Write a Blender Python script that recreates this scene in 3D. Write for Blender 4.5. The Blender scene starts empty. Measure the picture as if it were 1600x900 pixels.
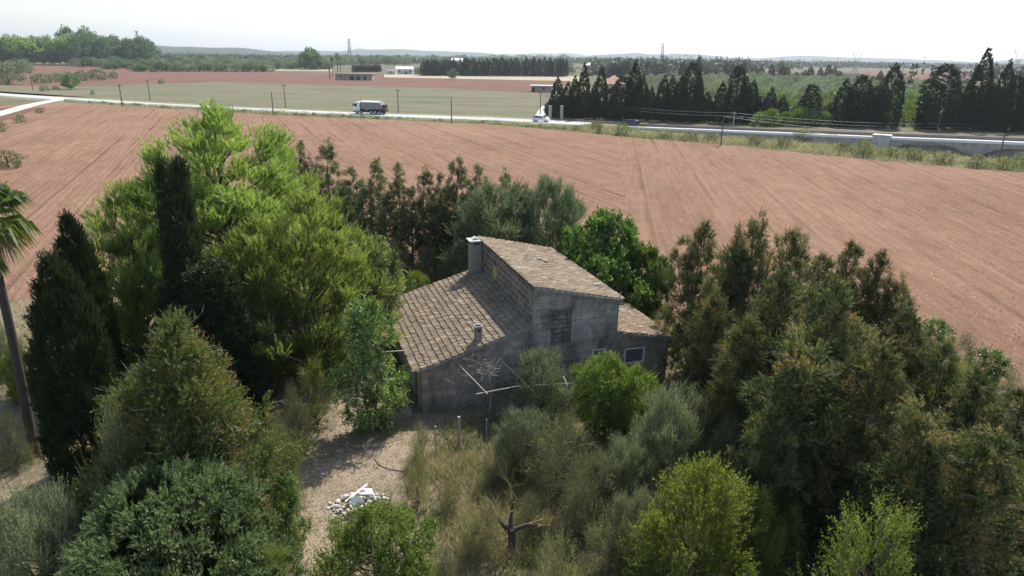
import bpy, math, random
import numpy as np
from math import radians, sin, cos, pi
from mathutils import Vector, Matrix

S = bpy.context.scene
COL = S.collection
# ------------------------------------------------------------------ camera
CAM_H = 15.0; PITCH = 18.23; ROLL = 0.76; FPX = 1100.0
cd = bpy.data.cameras.new('camera'); cam = bpy.data.objects.new('camera', cd); COL.objects.link(cam)
cd.sensor_width = 36.0; cd.lens = FPX / 1600 * 36.0; cd.clip_start = 0.2; cd.clip_end = 40000
Rm = Matrix.Rotation(radians(90 - PITCH), 4, 'X') @ Matrix.Rotation(radians(ROLL), 4, 'Z')
cam.matrix_world = Matrix.Translation((0, 0, CAM_H)) @ Rm
S.camera = cam
# ------------------------------------------------------------------ sky, sun, exposure
SUN_EL = 50.0; SUN_AZ = 26.0      # azimuth measured from +Y towards +X
w = bpy.data.worlds.new('World'); S.world = w; w.use_nodes = True
nt = w.node_tree; bg = nt.nodes['Background']
sky = nt.nodes.new('ShaderNodeTexSky'); sky.sky_type = 'NISHITA'; sky.sun_disc = False
sky.sun_elevation = radians(SUN_EL); sky.sun_rotation = radians(SUN_AZ)
sky.air_density = 1.0; sky.dust_density = 1.2; sky.ozone_density = 1.0
nt.links.new(sky.outputs[0], bg.inputs[0]); bg.inputs[1].default_value = 0.15
sl = bpy.data.lights.new('sun', 'SUN'); sl.energy = 4.8; sl.angle = radians(0.53); sl.color = (1.0, 0.95, 0.88)
so = bpy.data.objects.new('sun', sl); COL.objects.link(so)
sd = Vector((sin(radians(SUN_AZ)) * cos(radians(SUN_EL)), cos(radians(SUN_AZ)) * cos(radians(SUN_EL)), sin(radians(SUN_EL))))
so.rotation_euler = sd.to_track_quat('Z', 'Y').to_euler(); so.location = (0, 0, 60)
S.view_settings.view_transform = 'Standard'; S.view_settings.look = 'None'
S.view_settings.exposure = 0.48; S.view_settings.gamma = 1.0; S.view_settings.use_curve_mapping = False
S.cycles.max_bounces = 6; S.cycles.diffuse_bounces = 3; S.cycles.transmission_bounces = 4
S.cycles.volume_bounces = 0; S.cycles.use_denoising = True

# ------------------------------------------------------------------ calibration helpers (photo points on the ground -> metres)
R3 = np.array([[Rm[i][j] for j in range(3)] for i in range(3)])
def ray(px, py): return R3 @ np.array([(px - 800) / FPX, -(py - 450) / FPX, -1.0])
def G(px, py, z=0.0):
    d = ray(px, py); t = (z - CAM_H) / d[2]; return (d[0] * t, d[1] * t)
def P(x, y, z):
    v = R3.T @ np.array([x, y, z - CAM_H]); return (800 + FPX * v[0] / -v[2], 450 - FPX * v[1] / -v[2])
def height_at(py, x, y):
    lo, hi = -5.0, 60.0
    for _ in range(40):
        m = (lo + hi) / 2
        if P(x, y, m)[1] > py: lo = m
        else: hi = m
    return m
def stand(tx, ty, yb):
    """ground spot, height and metres-per-pixel of an upright thing whose top shows at tx,ty and whose foot is in row yb"""
    bx = tx
    for _ in range(6):
        x, y = G(bx, yb); h = height_at(ty, x, y); bx += tx - P(x, y, h)[0]
    x, y = G(bx, yb)
    dep = y * cos(radians(PITCH)) + (CAM_H - h * 0.5) * sin(radians(PITCH))
    return x, y, h, dep / FPX

# ------------------------------------------------------------------ object helpers
def props(o, label=None, cat=None, group=None, kind=None):
    if label: o['label'] = label
    if cat: o['category'] = cat
    if group: o['group'] = group
    if kind: o['kind'] = kind
    return o
def thing(name, label, cat, loc=(0, 0, 0), rz=0.0, group=None):
    o = bpy.data.objects.new(name, None); COL.objects.link(o); o.location = loc; o.rotation_euler = (0, 0, rz)
    o.empty_display_size = 0.3
    return props(o, label, cat, group)
def link(name, me, parent=None, loc=None, rz=0.0, scale=None):
    o = bpy.data.objects.new(name, me); COL.objects.link(o)
    if parent is not None: o.parent = parent
    if loc is not None: o.location = loc
    o.rotation_euler = (0, 0, rz)
    if scale is not None: o.scale = scale
    return o
def copy_tree(o, parent=None):
    c = o.copy(); COL.objects.link(c); c.parent = parent
    for ch in list(o.children): copy_tree(ch, c)
    return c

class MB:
    """collects polygons into one mesh"""
    def __init__(s): s.v = []; s.f = []; s.m = []; s.uv = []; s.sm = []
    def face(s, pts, mi=0, uv=None, smooth=False):
        b = len(s.v); s.v += [tuple(p) for p in pts]; s.f.append(tuple(range(b, b + len(pts)))); s.m.append(mi); s.sm.append(smooth)
        s.uv.append(uv if uv else [(p[0], p[1]) for p in pts])
    def box(s, x0, x1, y0, y1, z0, z1, mi=0, M=None, bev=0.0):
        if bev > 0:
            return s.bevbox(x0, x1, y0, y1, z0, z1, mi, M, bev)
        c = [Vector((x, y, z)) for z in (z0, z1) for y in (y0, y1) for x in (x0, x1)]
        if M is not None: c = [M @ p for p in c]
        for idx, ax in (((0, 2, 3, 1), (0, 1)), ((4, 5, 7, 6), (0, 1)), ((0, 1, 5, 4), (0, 2)), ((2, 6, 7, 3), (0, 2)), ((0, 4, 6, 2), (1, 2)), ((1, 3, 7, 5), (1, 2))):
            s.face([c[i] for i in idx], mi, [(c[i][ax[0]], c[i][ax[1]]) for i in idx])
    def bevbox(s, x0, x1, y0, y1, z0, z1, mi, M, b):
        import bmesh
        bm = bmesh.new(); bmesh.ops.create_cube(bm, size=1)
        for v in bm.verts:
            v.co = Vector(((x0 + x1) / 2 + v.co.x * (x1 - x0), (y0 + y1) / 2 + v.co.y * (y1 - y0), (z0 + z1) / 2 + v.co.z * (z1 - z0)))
        bmesh.ops.bevel(bm, geom=bm.edges[:], offset=b, segments=2, affect='EDGES', profile=0.6)
        for f in bm.faces: s.face([(M @ v.co) if M is not None else v.co for v in f.verts], mi)
        bm.free()
    def tube(s, pts, rad, n=6, mi=0, cap=True, smooth=True):
        pts = [Vector(p) for p in pts]; k = len(pts)
        if not hasattr(rad, '__len__'): rad = [rad] * k
        rings = []; up = Vector((0, 0, 1))
        for i, p in enumerate(pts):
            t = (pts[min(i + 1, k - 1)] - pts[max(i - 1, 0)])
            if t.length < 1e-9: t = Vector((0, 0, 1))
            t.normalize()
            a = t.cross(up if abs(t.z) < 0.95 else Vector((1, 0, 0))).normalized(); b = t.cross(a)
            rings.append([p + (a * cos(2 * pi * j / n) + b * sin(2 * pi * j / n)) * rad[i] for j in range(n)])
        b0 = len(s.v)
        for r in rings: s.v += [tuple(p) for p in r]
        for i in range(k - 1):
            for j in range(n):
                j2 = (j + 1) % n
                s.f.append((b0 + i * n + j, b0 + i * n + j2, b0 + (i + 1) * n + j2, b0 + (i + 1) * n + j)); s.m.append(mi); s.sm.append(smooth)
                s.uv.append([(j / n, i), (j2 / n, i), (j2 / n, i + 1), (j / n, i + 1)])
        if cap:
            s.face(rings[0], mi); s.face(rings[-1][::-1], mi)
    def prism(s, poly, y0, y1, mi=0, M=None, side_m=None):
        """poly in x,z extruded along y"""
        f = lambda x, y, z: (M @ Vector((x, y, z))) if M is not None else Vector((x, y, z))
        s.face([f(x, y0, z) for x, z in poly], mi, list(poly)); s.face([f(x, y1, z) for x, z in poly[::-1]], mi, list(poly[::-1]))
        n = len(poly)
        for i in range(n):
            a = poly[i]; b = poly[(i + 1) % n]
            s.face([f(a[0], y0, a[1]), f(a[0], y1, a[1]), f(b[0], y1, b[1]), f(b[0], y0, b[1])], mi if side_m is None else side_m,
                   [(y0, a[1]), (y1, a[1]), (y1, b[1]), (y0, b[1])])
    def mesh(s, name, mats):
        me = bpy.data.meshes.new(name); me.from_pydata(s.v, [], s.f)
        me.polygons.foreach_set('material_index', s.m); me.polygons.foreach_set('use_smooth', s.sm)
        uvl = me.uv_layers.new(name='UVMap'); flat = [c for u in s.uv for p in u for c in p]
        uvl.data.foreach_set('uv', flat)
        for m in mats: me.materials.append(m)
        me.update(); return me
    def build(s, name, mats, parent=None, loc=None, rz=0.0):
        return link(name, s.mesh(name, mats if isinstance(mats, (list, tuple)) else [mats]), parent, loc, rz)

def fastmesh(name, V, tint, k, mats, mi=None):
    """V: (N,k,3) loose k-gons; tint: (N,)"""
    N = V.shape[0]; me = bpy.data.meshes.new(name)
    me.vertices.add(N * k); me.vertices.foreach_set('co', V.astype(np.float32).ravel())
    me.loops.add(N * k); me.loops.foreach_set('vertex_index', np.arange(N * k, dtype=np.int32))
    me.polygons.add(N); me.polygons.foreach_set('loop_start', np.arange(0, N * k, k, dtype=np.int32))
    if mi is not None: me.polygons.foreach_set('material_index', mi.astype(np.int32))
    me.update(calc_edges=True)
    a = me.attributes.new('tint', 'FLOAT', 'POINT'); a.data.foreach_set('value', np.repeat(tint, k).astype(np.float32))
    for m in mats: me.materials.append(m)
    return me

# ------------------------------------------------------------------ materials
def nodemat(name):
    m = bpy.data.materials.new(name); m.use_nodes = True; t = m.node_tree; t.nodes.clear()
    out = t.nodes.new('ShaderNodeOutputMaterial'); return m, t, out
def ramp(t, stops, fac=None, interp='LINEAR'):
    r = t.nodes.new('ShaderNodeValToRGB'); r.color_ramp.interpolation = interp
    e = r.color_ramp.elements
    while len(e) < len(stops): e.new(0.5)
    for i, (p, c) in enumerate(stops):
        e[i].position = p; e[i].color = (c[0], c[1], c[2], 1) if hasattr(c, '__len__') else (c, c, c, 1)
    if fac is not None: t.links.new(fac, r.inputs[0])
    return r.outputs[0]
def noise(t, co, scale, detail=4, rough=0.55, dist=0.0, out=0):
    n = t.nodes.new('ShaderNodeTexNoise'); n.inputs['Scale'].default_value = scale; n.inputs['Detail'].default_value = detail
    n.inputs['Roughness'].default_value = rough; n.inputs['Distortion'].default_value = dist
    if co is not None: t.links.new(co, n.inputs['Vector'])
    return n.outputs[out]
def mapping(t, co, rot=(0, 0, 0), scale=(1, 1, 1), loc=(0, 0, 0)):
    n = t.nodes.new('ShaderNodeMapping'); n.inputs['Rotation'].default_value = rot; n.inputs['Scale'].default_value = scale; n.inputs['Location'].default_value = loc
    t.links.new(co, n.inputs['Vector']); return n.outputs[0]
def mix(t, a, b, f, mode='MIX'):
    n = t.nodes.new('ShaderNodeMix'); n.data_type = 'RGBA'; n.blend_type = mode; n.clamp_result = False
    for k, v in ((6, a), (7, b)):
        if hasattr(v, 'is_linked') or isinstance(v, bpy.types.NodeSocket): t.links.new(v, n.inputs[k])
        else: n.inputs[k].default_value = (v[0], v[1], v[2], 1)
    if isinstance(f, bpy.types.NodeSocket): t.links.new(f, n.inputs[0])
    else: n.inputs[0].default_value = f
    return n.outputs[2]
def math_(t, op, a, b=0.0, c=None):
    n = t.nodes.new('ShaderNodeMath'); n.operation = op
    for i, v in enumerate((a, b) if c is None else (a, b, c)):
        if isinstance(v, bpy.types.NodeSocket): t.links.new(v, n.inputs[i])
        else: n.inputs[i].default_value = v
    return n.outputs[0]
def principled(t, out, col, rough=0.9, bump=None, bstr=0.5, bdist=0.05, metal=0.0, spec=0.3):
    b = t.nodes.new('ShaderNodeBsdfPrincipled')
    if isinstance(col, bpy.types.NodeSocket): t.links.new(col, b.inputs['Base Color'])
    else: b.inputs['Base Color'].default_value = (*col, 1)
    b.inputs['Roughness'].default_value = rough; b.inputs['Metallic'].default_value = metal
    b.inputs['Specular IOR Level'].default_value = spec
    if bump is not None:
        n = t.nodes.new('ShaderNodeBump'); n.inputs['Strength'].default_value = bstr; n.inputs['Distance'].default_value = bdist
        t.links.new(bump, n.inputs['Height']); t.links.new(n.outputs[0], b.inputs['Normal'])
    t.links.new(b.outputs[0], out.inputs[0]); return b
def coords(t, which='Object'):
    return t.nodes.new('ShaderNodeTexCoord').outputs[which]
def plain(name, col, rough=0.6, var=0.25, sc=3.0, metal=0.0, spec=0.4, bump=0.2):
    m, t, out = nodemat(name); co = coords(t); n = noise(t, co, sc, 6, 0.6)
    c = mix(t, [x * (1 - var) for x in col], [min(1, x * (1 + var)) for x in col], n)
    principled(t, out, c, rough, n, bump, 0.01, metal, spec); return m
def leaf_mat(name, stops, trans=0.4, tcol=(1.5, 1.5, 0.7), rough=0.5, var=0.18):
    m, t, out = nodemat(name)
    a = t.nodes.new('ShaderNodeAttribute'); a.attribute_name = 'tint'
    oi = t.nodes.new('ShaderNodeObjectInfo')
    c = ramp(t, stops, a.outputs['Fac'])
    hs = t.nodes.new('ShaderNodeHueSaturation'); t.links.new(c, hs.inputs['Color'])
    t.links.new(math_(t, 'MULTIPLY_ADD', oi.outputs['Random'], 0.03, 0.485), hs.inputs['Hue'])
    t.links.new(math_(t, 'MULTIPLY_ADD', oi.outputs['Random'], var * 2, 1 - var), hs.inputs['Value'])
    c = hs.outputs[0]
    b = t.nodes.new('ShaderNodeBsdfPrincipled'); t.links.new(c, b.inputs['Base Color']); b.inputs['Roughness'].default_value = rough
    b.inputs['Specular IOR Level'].default_value = 0.25
    tr = t.nodes.new('ShaderNodeBsdfTranslucent'); t.links.new(mix(t, c, tcol, 1.0, 'MULTIPLY'), tr.inputs[0])
    mx = t.nodes.new('ShaderNodeMixShader'); mx.inputs[0].default_value = trans
    t.links.new(b.outputs[0], mx.inputs[1]); t.links.new(tr.outputs[0], mx.inputs[2]); t.links.new(mx.outputs[0], out.inputs[0])
    return m

M = {}
M['pine'] = leaf_mat('pine_needles', [(0, (0.063, 0.109, 0.04)), (0.5, (0.167, 0.23, 0.075)), (0.9, (0.293, 0.362, 0.132)), (1, (0.333, 0.333, 0.149))], .5, (1.5, 1.6, .7))
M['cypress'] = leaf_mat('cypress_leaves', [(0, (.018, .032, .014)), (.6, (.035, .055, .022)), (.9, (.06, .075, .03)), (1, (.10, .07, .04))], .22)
M['rowcyp'] = leaf_mat('row_cypress_leaves', [(0, (0.057, 0.081, 0.04)), (0.5, (0.132, 0.167, 0.083)), (0.72, (0.196, 0.201, 0.109)), (0.9, (0.253, 0.207, 0.127)), (1, (0.322, 0.218, 0.138))], .35)
M['thuja'] = leaf_mat('scraggly_cypress_leaves', [(0, (0.035, 0.054, 0.022)), (0.35, (0.083, 0.109, 0.042)), (0.6, (0.159, 0.171, 0.073)), (0.86, (0.218, 0.189, 0.1)), (1, (0.295, 0.177, 0.094))], .32)
M['mixed'] = leaf_mat('mixed_cypress_leaves', [(0, (0.054, 0.093, 0.031)), (0.5, (0.132, 0.186, 0.062)), (0.78, (0.233, 0.248, 0.093)), (0.93, (0.265, 0.202, 0.109)), (1, (0.373, 0.171, 0.078))], .35)
M['juniper'] = leaf_mat('juniper_leaves', [(0, (0.061, 0.105, 0.046)), (0.5, (0.154, 0.22, 0.099)), (1, (0.286, 0.352, 0.171))], .3, (1.3, 1.5, .8))
M['olive'] = leaf_mat('olive_leaves', [(0, (.08, .10, .05)), (.5, (.16, .185, .10)), (.85, (.27, .29, .18)), (1, (.38, .37, .26))], .3, (1.2, 1.35, .9), .45)
M['tamarisk'] = leaf_mat('tamarisk_leaves', [(0, (.08, .11, .06)), (.5, (.17, .205, .12)), (1, (.30, .32, .20))], .32, (1.2, 1.35, .9))
M['fig'] = leaf_mat('fig_leaves', [(0, (.045, .075, .025)), (.5, (.09, .145, .045)), (1, (.17, .225, .075))], .32, (1.5, 1.7, .5), .4)
M['bright'] = leaf_mat('bright_leaves', [(0, (.06, .10, .025)), (.5, (.14, .20, .055)), (.9, (.23, .29, .08)), (1, (.28, .27, .11))], .36, (1.5, 1.6, .5), .4)
M['yellow'] = leaf_mat('yellow_green_leaves', [(0, (0.089, 0.125, 0.031)), (0.5, (0.168, 0.213, 0.055)), (0.9, (0.265, 0.301, 0.085)), (1, (0.273, 0.237, 0.111))], .42, (1.4, 1.5, .5), .45)
M['loquat'] = leaf_mat('glossy_leaves', [(0, (.055, .09, .028)), (.5, (.135, .19, .06)), (.85, (.26, .31, .12)), (1, (.42, .43, .22))], .3, (1.4, 1.5, .7), .35)
M['scrub'] = leaf_mat('scrub_leaves', [(0, (0.079, 0.098, 0.053)), (0.5, (0.177, 0.195, 0.107)), (0.85, (0.301, 0.284, 0.177)), (1, (0.425, 0.354, 0.23))], .3)
M['grass'] = leaf_mat('grass_blades', [(0, (.12, .17, .055)), (.35, (.24, .26, .12)), (.6, (.42, .37, .22)), (1, (.58, .50, .33))], .4, (1.2, 1.2, .9))
M['verge'] = leaf_mat('verge_blades', [(0, (.07, .13, .03)), (.4, (.15, .19, .07)), (.7, (.28, .26, .15)), (1, (.36, .32, .22))], .35, (1.2, 1.2, .8))
M['palm'] = leaf_mat('palm_fronds', [(0, (.05, .09, .03)), (.6, (.11, .17, .05)), (.9, (.2, .24, .09)), (1, (.33, .26, .14))], .3, (1.4, 1.5, .6), .35)
M['fartree'] = leaf_mat('far_tree_leaves', [(0, (.025, .038, .022)), (.5, (.06, .08, .042)), (1, (.12, .14, .075))], .2)
M['bark'] = plain('bark', (.13, .10, .075), .95, .4, 9, bump=.6)
M['darkbark'] = plain('dark_bark', (.07, .055, .045), .95, .4, 9, bump=.6)
M['twig'] = plain('dead_twigs', (.34, .30, .26), .95, .3, 5)
M['lichen'] = plain('lichen_bark', (.27, .20, .075), .95, .55, 8, bump=.5)
M['wood'] = plain('grey_timber', (.36, .33, .29), .9, .3, 6)
M['pole'] = plain('pole_timber', (.12, .105, .09), .9, .3, 4)
M['metal'] = plain('galvanised_metal', (.38, .39, .40), .5, .2, 6, metal=.3)
M['white'] = plain('white_paint', (.75, .75, .73), .5, .08, 3)
M['offwhite'] = plain('rendered_white_wall', (.62, .60, .56), .9, .1, 1)
M['plaster_far'] = plain('stone_wall', (.36, .31, .26), .9, .3, .8)
M['rtile_far'] = plain('clay_roof', (.42, .24, .16), .9, .25, .8)
M['glass'] = plain('dark_glass', (.03, .035, .04), .12, .1, 1, spec=.6, bump=0)
M['tyre'] = plain('tyre_rubber', (.02, .02, .02), .85, .1, 6)
M['rim'] = plain('wheel_rim', (.4, .4, .42), .35, .1, 6, metal=.6)
M['chassis'] = plain('dark_chassis', (.035, .035, .045), .6, .2, 3)
M['carwhite'] = plain('white_car_paint', (.78, .79, .80), .25, .03, 1, spec=.6, bump=0)
M['cargrey'] = plain('dark_blue_car_paint', (.025, .035, .06), .25, .1, 1, spec=.6, bump=0)
M['bodygrey'] = plain('dusty_aluminium', (.24, .235, .24), .6, .12, 1.5)
M['tarp'] = plain('pale_tarpaulin', (.62, .61, .58), .8, .06, 1)
M['redpaint'] = plain('dull_red_paint', (.09, .03, .035), .6, .2, 2)
M['green'] = plain('green_door_paint', (.04, .22, .07), .6, .2, 3)
M['yellowpaint'] = plain('yellow_lichen_paint', (.55, .46, .10), .9, .3, 14)
M['rubble'] = plain('pale_rubble', (.55, .52, .48), .95, .25, 6, bump=.5)
M['concrete'] = None

def wall_mat(name, base, mortar, bw=0.8, rh=0.4, ms=0.02, stain=0.5, tone=0.3, mortar_on=1.0):
    m, t, out = nodemat(name); uv = coords(t, 'UV'); ob = coords(t, 'Object')
    wob = noise(t, uv, 3.0, 3, .6, out=1)
    uv2 = mix(t, uv, wob, 0.02, 'ADD')
    br = t.nodes.new('ShaderNodeTexBrick'); t.links.new(uv2, br.inputs['Vector'])
    br.inputs['Scale'].default_value = 1.0; br.inputs['Brick Width'].default_value = bw; br.inputs['Row Height'].default_value = rh
    br.inputs['Mortar Size'].default_value = ms; br.inputs['Mortar Smooth'].default_value = .5; br.inputs['Bias'].default_value = 0
    br.inputs['Color1'].default_value = (*[c * (1 - tone) for c in base], 1); br.inputs['Color2'].default_value = (*[c * (1 + tone) for c in base], 1)
    br.inputs['Mortar'].default_value = (*mortar, 1)
    c = br.outputs[0] if mortar_on >= 1 else mix(t, base, br.outputs[0], mortar_on)
    fine = noise(t, ob, 18, 6, .7)
    c = mix(t, c, ramp(t, [(.25, .55), (.7, 1.25)], fine), .55, 'MULTIPLY')
    c = mix(t, c, ramp(t, [(.36, .62), (.5, 1), (.66, 1.3)], noise(t, ob, 4.5, 6, .72)), .6, 'MULTIPLY')
    big = noise(t, mapping(t, ob, scale=(1, 1, .45)), 1.1, 6, .65, .6)
    c = mix(t, c, ramp(t, [(.34, .28), (.5, .9), (.62, 1.1), (.75, 1.5)], big), stain, 'MULTIPLY')
    h = mix(t, fine, br.outputs[1], .5)
    principled(t, out, c, .95, h, .6, .03, spec=.15); return m
M['wall'] = wall_mat('block_wall', (.26, .195, .155), (.50, .44, .37), bw=.62, rh=.33, ms=.028, stain=.35, tone=.3)
M['frontwall'] = wall_mat('weathered_front_wall', (.37, .30, .24), (.25, .23, .2), bw=.62, rh=.33, stain=.8, mortar_on=.7)
M['plaster'] = wall_mat('grey_cement_render', (.45, .395, .33), (.22, .20, .18), bw=.62, rh=.33, ms=.018, tone=.16, stain=.8, mortar_on=.6)
M['infill'] = wall_mat('brick_infill', (.27, .225, .185), (.12, .10, .09), bw=.45, rh=.22, ms=.02, stain=.5)
M['chimney'] = wall_mat('chimney_render', (.32, .30, .27), (.3, .28, .25), bw=2, rh=1, ms=.002, tone=.03, stain=.4, mortar_on=.1)
M['lime'] = wall_mat('lime_washed_wall', (.55, .53, .49), (.5, .5, .46), bw=6, rh=3, ms=.002, tone=.03, stain=.45, mortar_on=.1)
M['parapet'] = wall_mat('canal_stone', (.44, .38, .33), (.3, .28, .26), bw=1.6, rh=.7, ms=.01, tone=.1, stain=.5, mortar_on=.5)
M['coping'] = plain('pale_coping', (.82, .80, .76), .85, .08, .6)
M['brownstone'] = plain('brown_coping', (.26, .20, .17), .9, .2, .5)

def tile_mat():
    m, t, out = nodemat('clay_tiles'); ob = coords(t, 'Object')
    a = t.nodes.new('ShaderNodeAttribute'); a.attribute_name = 'tint'
    c = ramp(t, [(0, (.17, .125, .085)), (.35, (.29, .222, .15)), (.7, (.375, .295, .205)), (1, (.48, .40, .29))], a.outputs['Fac'])
    f = noise(t, ob, 25, 5, .7); c = mix(t, c, ramp(t, [(.3, .55), (.65, 1.15)], f), .7, 'MULTIPLY')
    g = noise(t, ob, 1.2, 5, .6); c = mix(t, c, ramp(t, [(.35, .65), (.7, 1.15)], g), .7, 'MULTIPLY')
    principled(t, out, c, .95, f, .5, .01, spec=.15); return m
M['tile'] = tile_mat()

def soil_mat(name, ang, base, dark, pale):
    m, t, out = nodemat(name); co = coords(t)
    r = mapping(t, co, rot=(0, 0, ang))                       # after this the furrows run along Y
    wob = noise(t, co, .05, 2, .5)
    n1 = noise(t, mapping(t, r, scale=(1, .06, 1)), 1.5, 5, .65, .3)     # streaks along the furrows
    n0 = noise(t, mapping(t, r, scale=(1, .035, 1)), .28, 3, .55, .3)    # broad passes of the plough
    wv = t.nodes.new('ShaderNodeTexWave'); wv.wave_type = 'BANDS'; wv.bands_direction = 'X'; wv.inputs['Scale'].default_value = .42
    wv.inputs['Distortion'].default_value = 2.2; wv.inputs['Detail'].default_value = 3; wv.inputs['Detail Scale'].default_value = 1.5
    t.links.new(mapping(t, r, scale=(1, .05, 1)), wv.inputs['Vector'])
    rut = t.nodes.new('ShaderNodeTexWave'); rut.wave_type = 'BANDS'; rut.bands_direction = 'X'; rut.inputs['Scale'].default_value = .085
    rut.inputs['Distortion'].default_value = 1.4; rut.inputs['Detail'].default_value = 2; rut.inputs['Detail Scale'].default_value = .8
    t.links.new(mapping(t, r, scale=(1, .04, 1)), rut.inputs['Vector'])
    rutm = ramp(t, [(0, 1), (.045, .55), (.09, 0), (1, 0)], rut.outputs['Fac'])
    rutn = noise(t, mapping(t, r, scale=(1, .1, 1)), .35, 3, .6)
    rutm = math_(t, 'MULTIPLY', rutm, ramp(t, [(.4, 0), (.62, 1)], rutn))
    n2 = noise(t, co, 1.9, 8, .78); n3 = noise(t, co, .045, 4, .6)
    c = mix(t, dark, base, ramp(t, [(.3, 0), (.62, 1)], n1))
    c = mix(t, c, pale, ramp(t, [(.45, 0), (.8, .7)], n0))
    c = mix(t, c, ramp(t, [(.3, .8), (.5, 1), (.7, 1.15)], n2), .75, 'MULTIPLY')
    c = mix(t, c, ramp(t, [(.3, .88), (.7, 1.1)], n3), 1.0, 'MULTIPLY')
    c = mix(t, c, ramp(t, [(.32, .84), (.5, 1), (.68, 1.14)], noise(t, mapping(t, r, scale=(1, .35, 1)), .7, 6, .75)), 1.0, 'MULTIPLY')
    c = mix(t, c, [x * .62 for x in dark], math_(t, 'MULTIPLY', rutm, .45))
    st = t.nodes.new('ShaderNodeTexVoronoi'); st.inputs['Scale'].default_value = 2.6; t.links.new(co, st.inputs['Vector'])
    stone = math_(t, 'LESS_THAN', st.outputs['Distance'], .17)
    stone = math_(t, 'MULTIPLY', stone, ramp(t, [(.42, 0), (.6, .8)], noise(t, co, .5, 3, .6)))
    c = mix(t, c, (.48, .39, .31), stone)
    h = math_(t, 'ADD', math_(t, 'MULTIPLY', wv.outputs['Fac'], .22), math_(t, 'MULTIPLY', n1, .8))
    h = math_(t, 'ADD', h, math_(t, 'MULTIPLY', n2, 1.1)); h = math_(t, 'SUBTRACT', h, math_(t, 'MULTIPLY', rutm, .9))
    principled(t, out, c, 1.0, h, .8, .22, spec=.05); return m
ANG_A = math.atan(0.397); ANG_B = -math.atan(0.138)
SOILC = ((.270, .160, .104), (.205, .118, .076), (.31, .20, .14))
M['soilA'] = soil_mat('ploughed_soil', -ANG_A, *SOILC)
M['soilB'] = soil_mat('ploughed_soil_crosswise', -ANG_B, (.272, .162, .106), (.208, .120, .078), (.315, .205, .143))
M['soilFar'] = soil_mat('distant_soil', radians(60), (.19, .105, .078), (.155, .085, .062), (.225, .14, .105))

def ground_mat(name, cols, sc=1.0, bump=.5, aniso=1.0, fine=6.0):
    m, t, out = nodemat(name); co = coords(t)
    a = noise(t, mapping(t, co, scale=(aniso, 1, 1)), .12 * sc, 6, .62, .4); b = noise(t, co, 1.3 * sc, 6, .7); f = noise(t, co, fine * sc, 6, .75)
    v = math_(t, 'ADD', math_(t, 'MULTIPLY', a, .55), math_(t, 'MULTIPLY', b, .45))
    n = len(cols); c = ramp(t, [(.32 + .36 * i / (n - 1), cols[i]) for i in range(n)], v)
    c = mix(t, c, ramp(t, [(.3, .6), (.7, 1.35)], f), .7, 'MULTIPLY')
    principled(t, out, c, 1.0, math_(t, 'ADD', b, f), bump, .08, spec=.05); return m
M['ground'] = ground_mat('country_ground', [(.06, .075, .035), (.11, .115, .06), (.18, .15, .10), (.13, .12, .07)], .25)
M['yard'] = ground_mat('yard_earth', [(.09, .095, .045), (.17, .14, .085), (.26, .205, .145), (.33, .27, .20)], 2.2, fine=9)
M['dirt'] = ground_mat('trodden_dirt', [(.13, .105, .07), (.225, .175, .12), (.33, .26, .19), (.235, .185, .13)], 2.8, fine=12)
M['meadow'] = ground_mat('dry_meadow', [(.07, .09, .045), (.12, .135, .07), (.165, .16, .10), (.20, .16, .12), (.13, .145, .08)], .6, aniso=.3, fine=3)
M['stubble'] = ground_mat('pale_stubble', [(.34, .30, .20), (.40, .35, .24), (.44, .39, .28)], .3)
M['vergeground'] = ground_mat('verge_earth', [(.12, .15, .06), (.22, .21, .12), (.33, .28, .20)], 1.0)
M['asphalt'] = ground_mat('sun_bleached_road', [(.40, .39, .37), (.47, .46, .44), (.52, .51, .49)], .4, .1)
M['track'] = ground_mat('chalky_track', [(.44, .39, .33), (.54, .49, .43), (.6, .55, .49)], .8, .3)
M['hill'] = ground_mat('wooded_hill', [(.05, .07, .04), (.07, .09, .05), (.10, .11, .07)], .03)

# ------------------------------------------------------------------ the land
rng = np.random.default_rng(7)
def sheet(name, poly, z, mat, kind='structure'):
    b = MB(); b.face([(x, y, z) for x, y in poly]); o = b.build(name, mat); o['kind'] = kind; return o
def wavy(pts, amp, step, seed):
    r = np.random.default_rng(seed); out = []; n = len(pts)
    for i in range(n):
        a = np.array(pts[i]); b = np.array(pts[(i + 1) % n]); L = np.linalg.norm(b - a); k = max(1, int(L / step))
        nrm = np.array([-(b - a)[1], (b - a)[0]]) / max(L, 1e-6)
        for j in range(k): out.append(tuple(a + (b - a) * j / k + nrm * r.normal() * amp))
    return out
sheet('ground', [(-9000, -60), (9000, -60), (9000, 12000), (-9000, 12000)], 0.0, M['ground'])
FAR_EDGE = [(100, 160), (200, 166), (420, 179), (620, 188), (760, 194), (900, 206), (1000, 216), (1140, 227), (1300, 244), (1460, 259), (1600, 270)]
fe = [G(*p) for p in FAR_EDGE]
dA = np.array([-sin(ANG_A), cos(ANG_A)])
split_far = G(962, 212); split_near = G(1010, 520)
ext = (fe[-1][0] + 22, fe[-1][1] - 14)
polyA = [G(-60, 300), (-150, 190), fe[0]] + fe[1:7][:5] + [split_far, split_near, G(700, 425), G(440, 400), G(200, 430), G(0, 475), G(-300, 520)]
sheet('ploughed_field', polyA, 0.010, M['soilA'])
polyB = [split_far] + fe[6:] + [ext, (70, 30), G(1750, 760), G(1500, 640), G(1200, 560), split_near]
sheet('ploughed_field', polyB, 0.014, M['soilB'])
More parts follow.
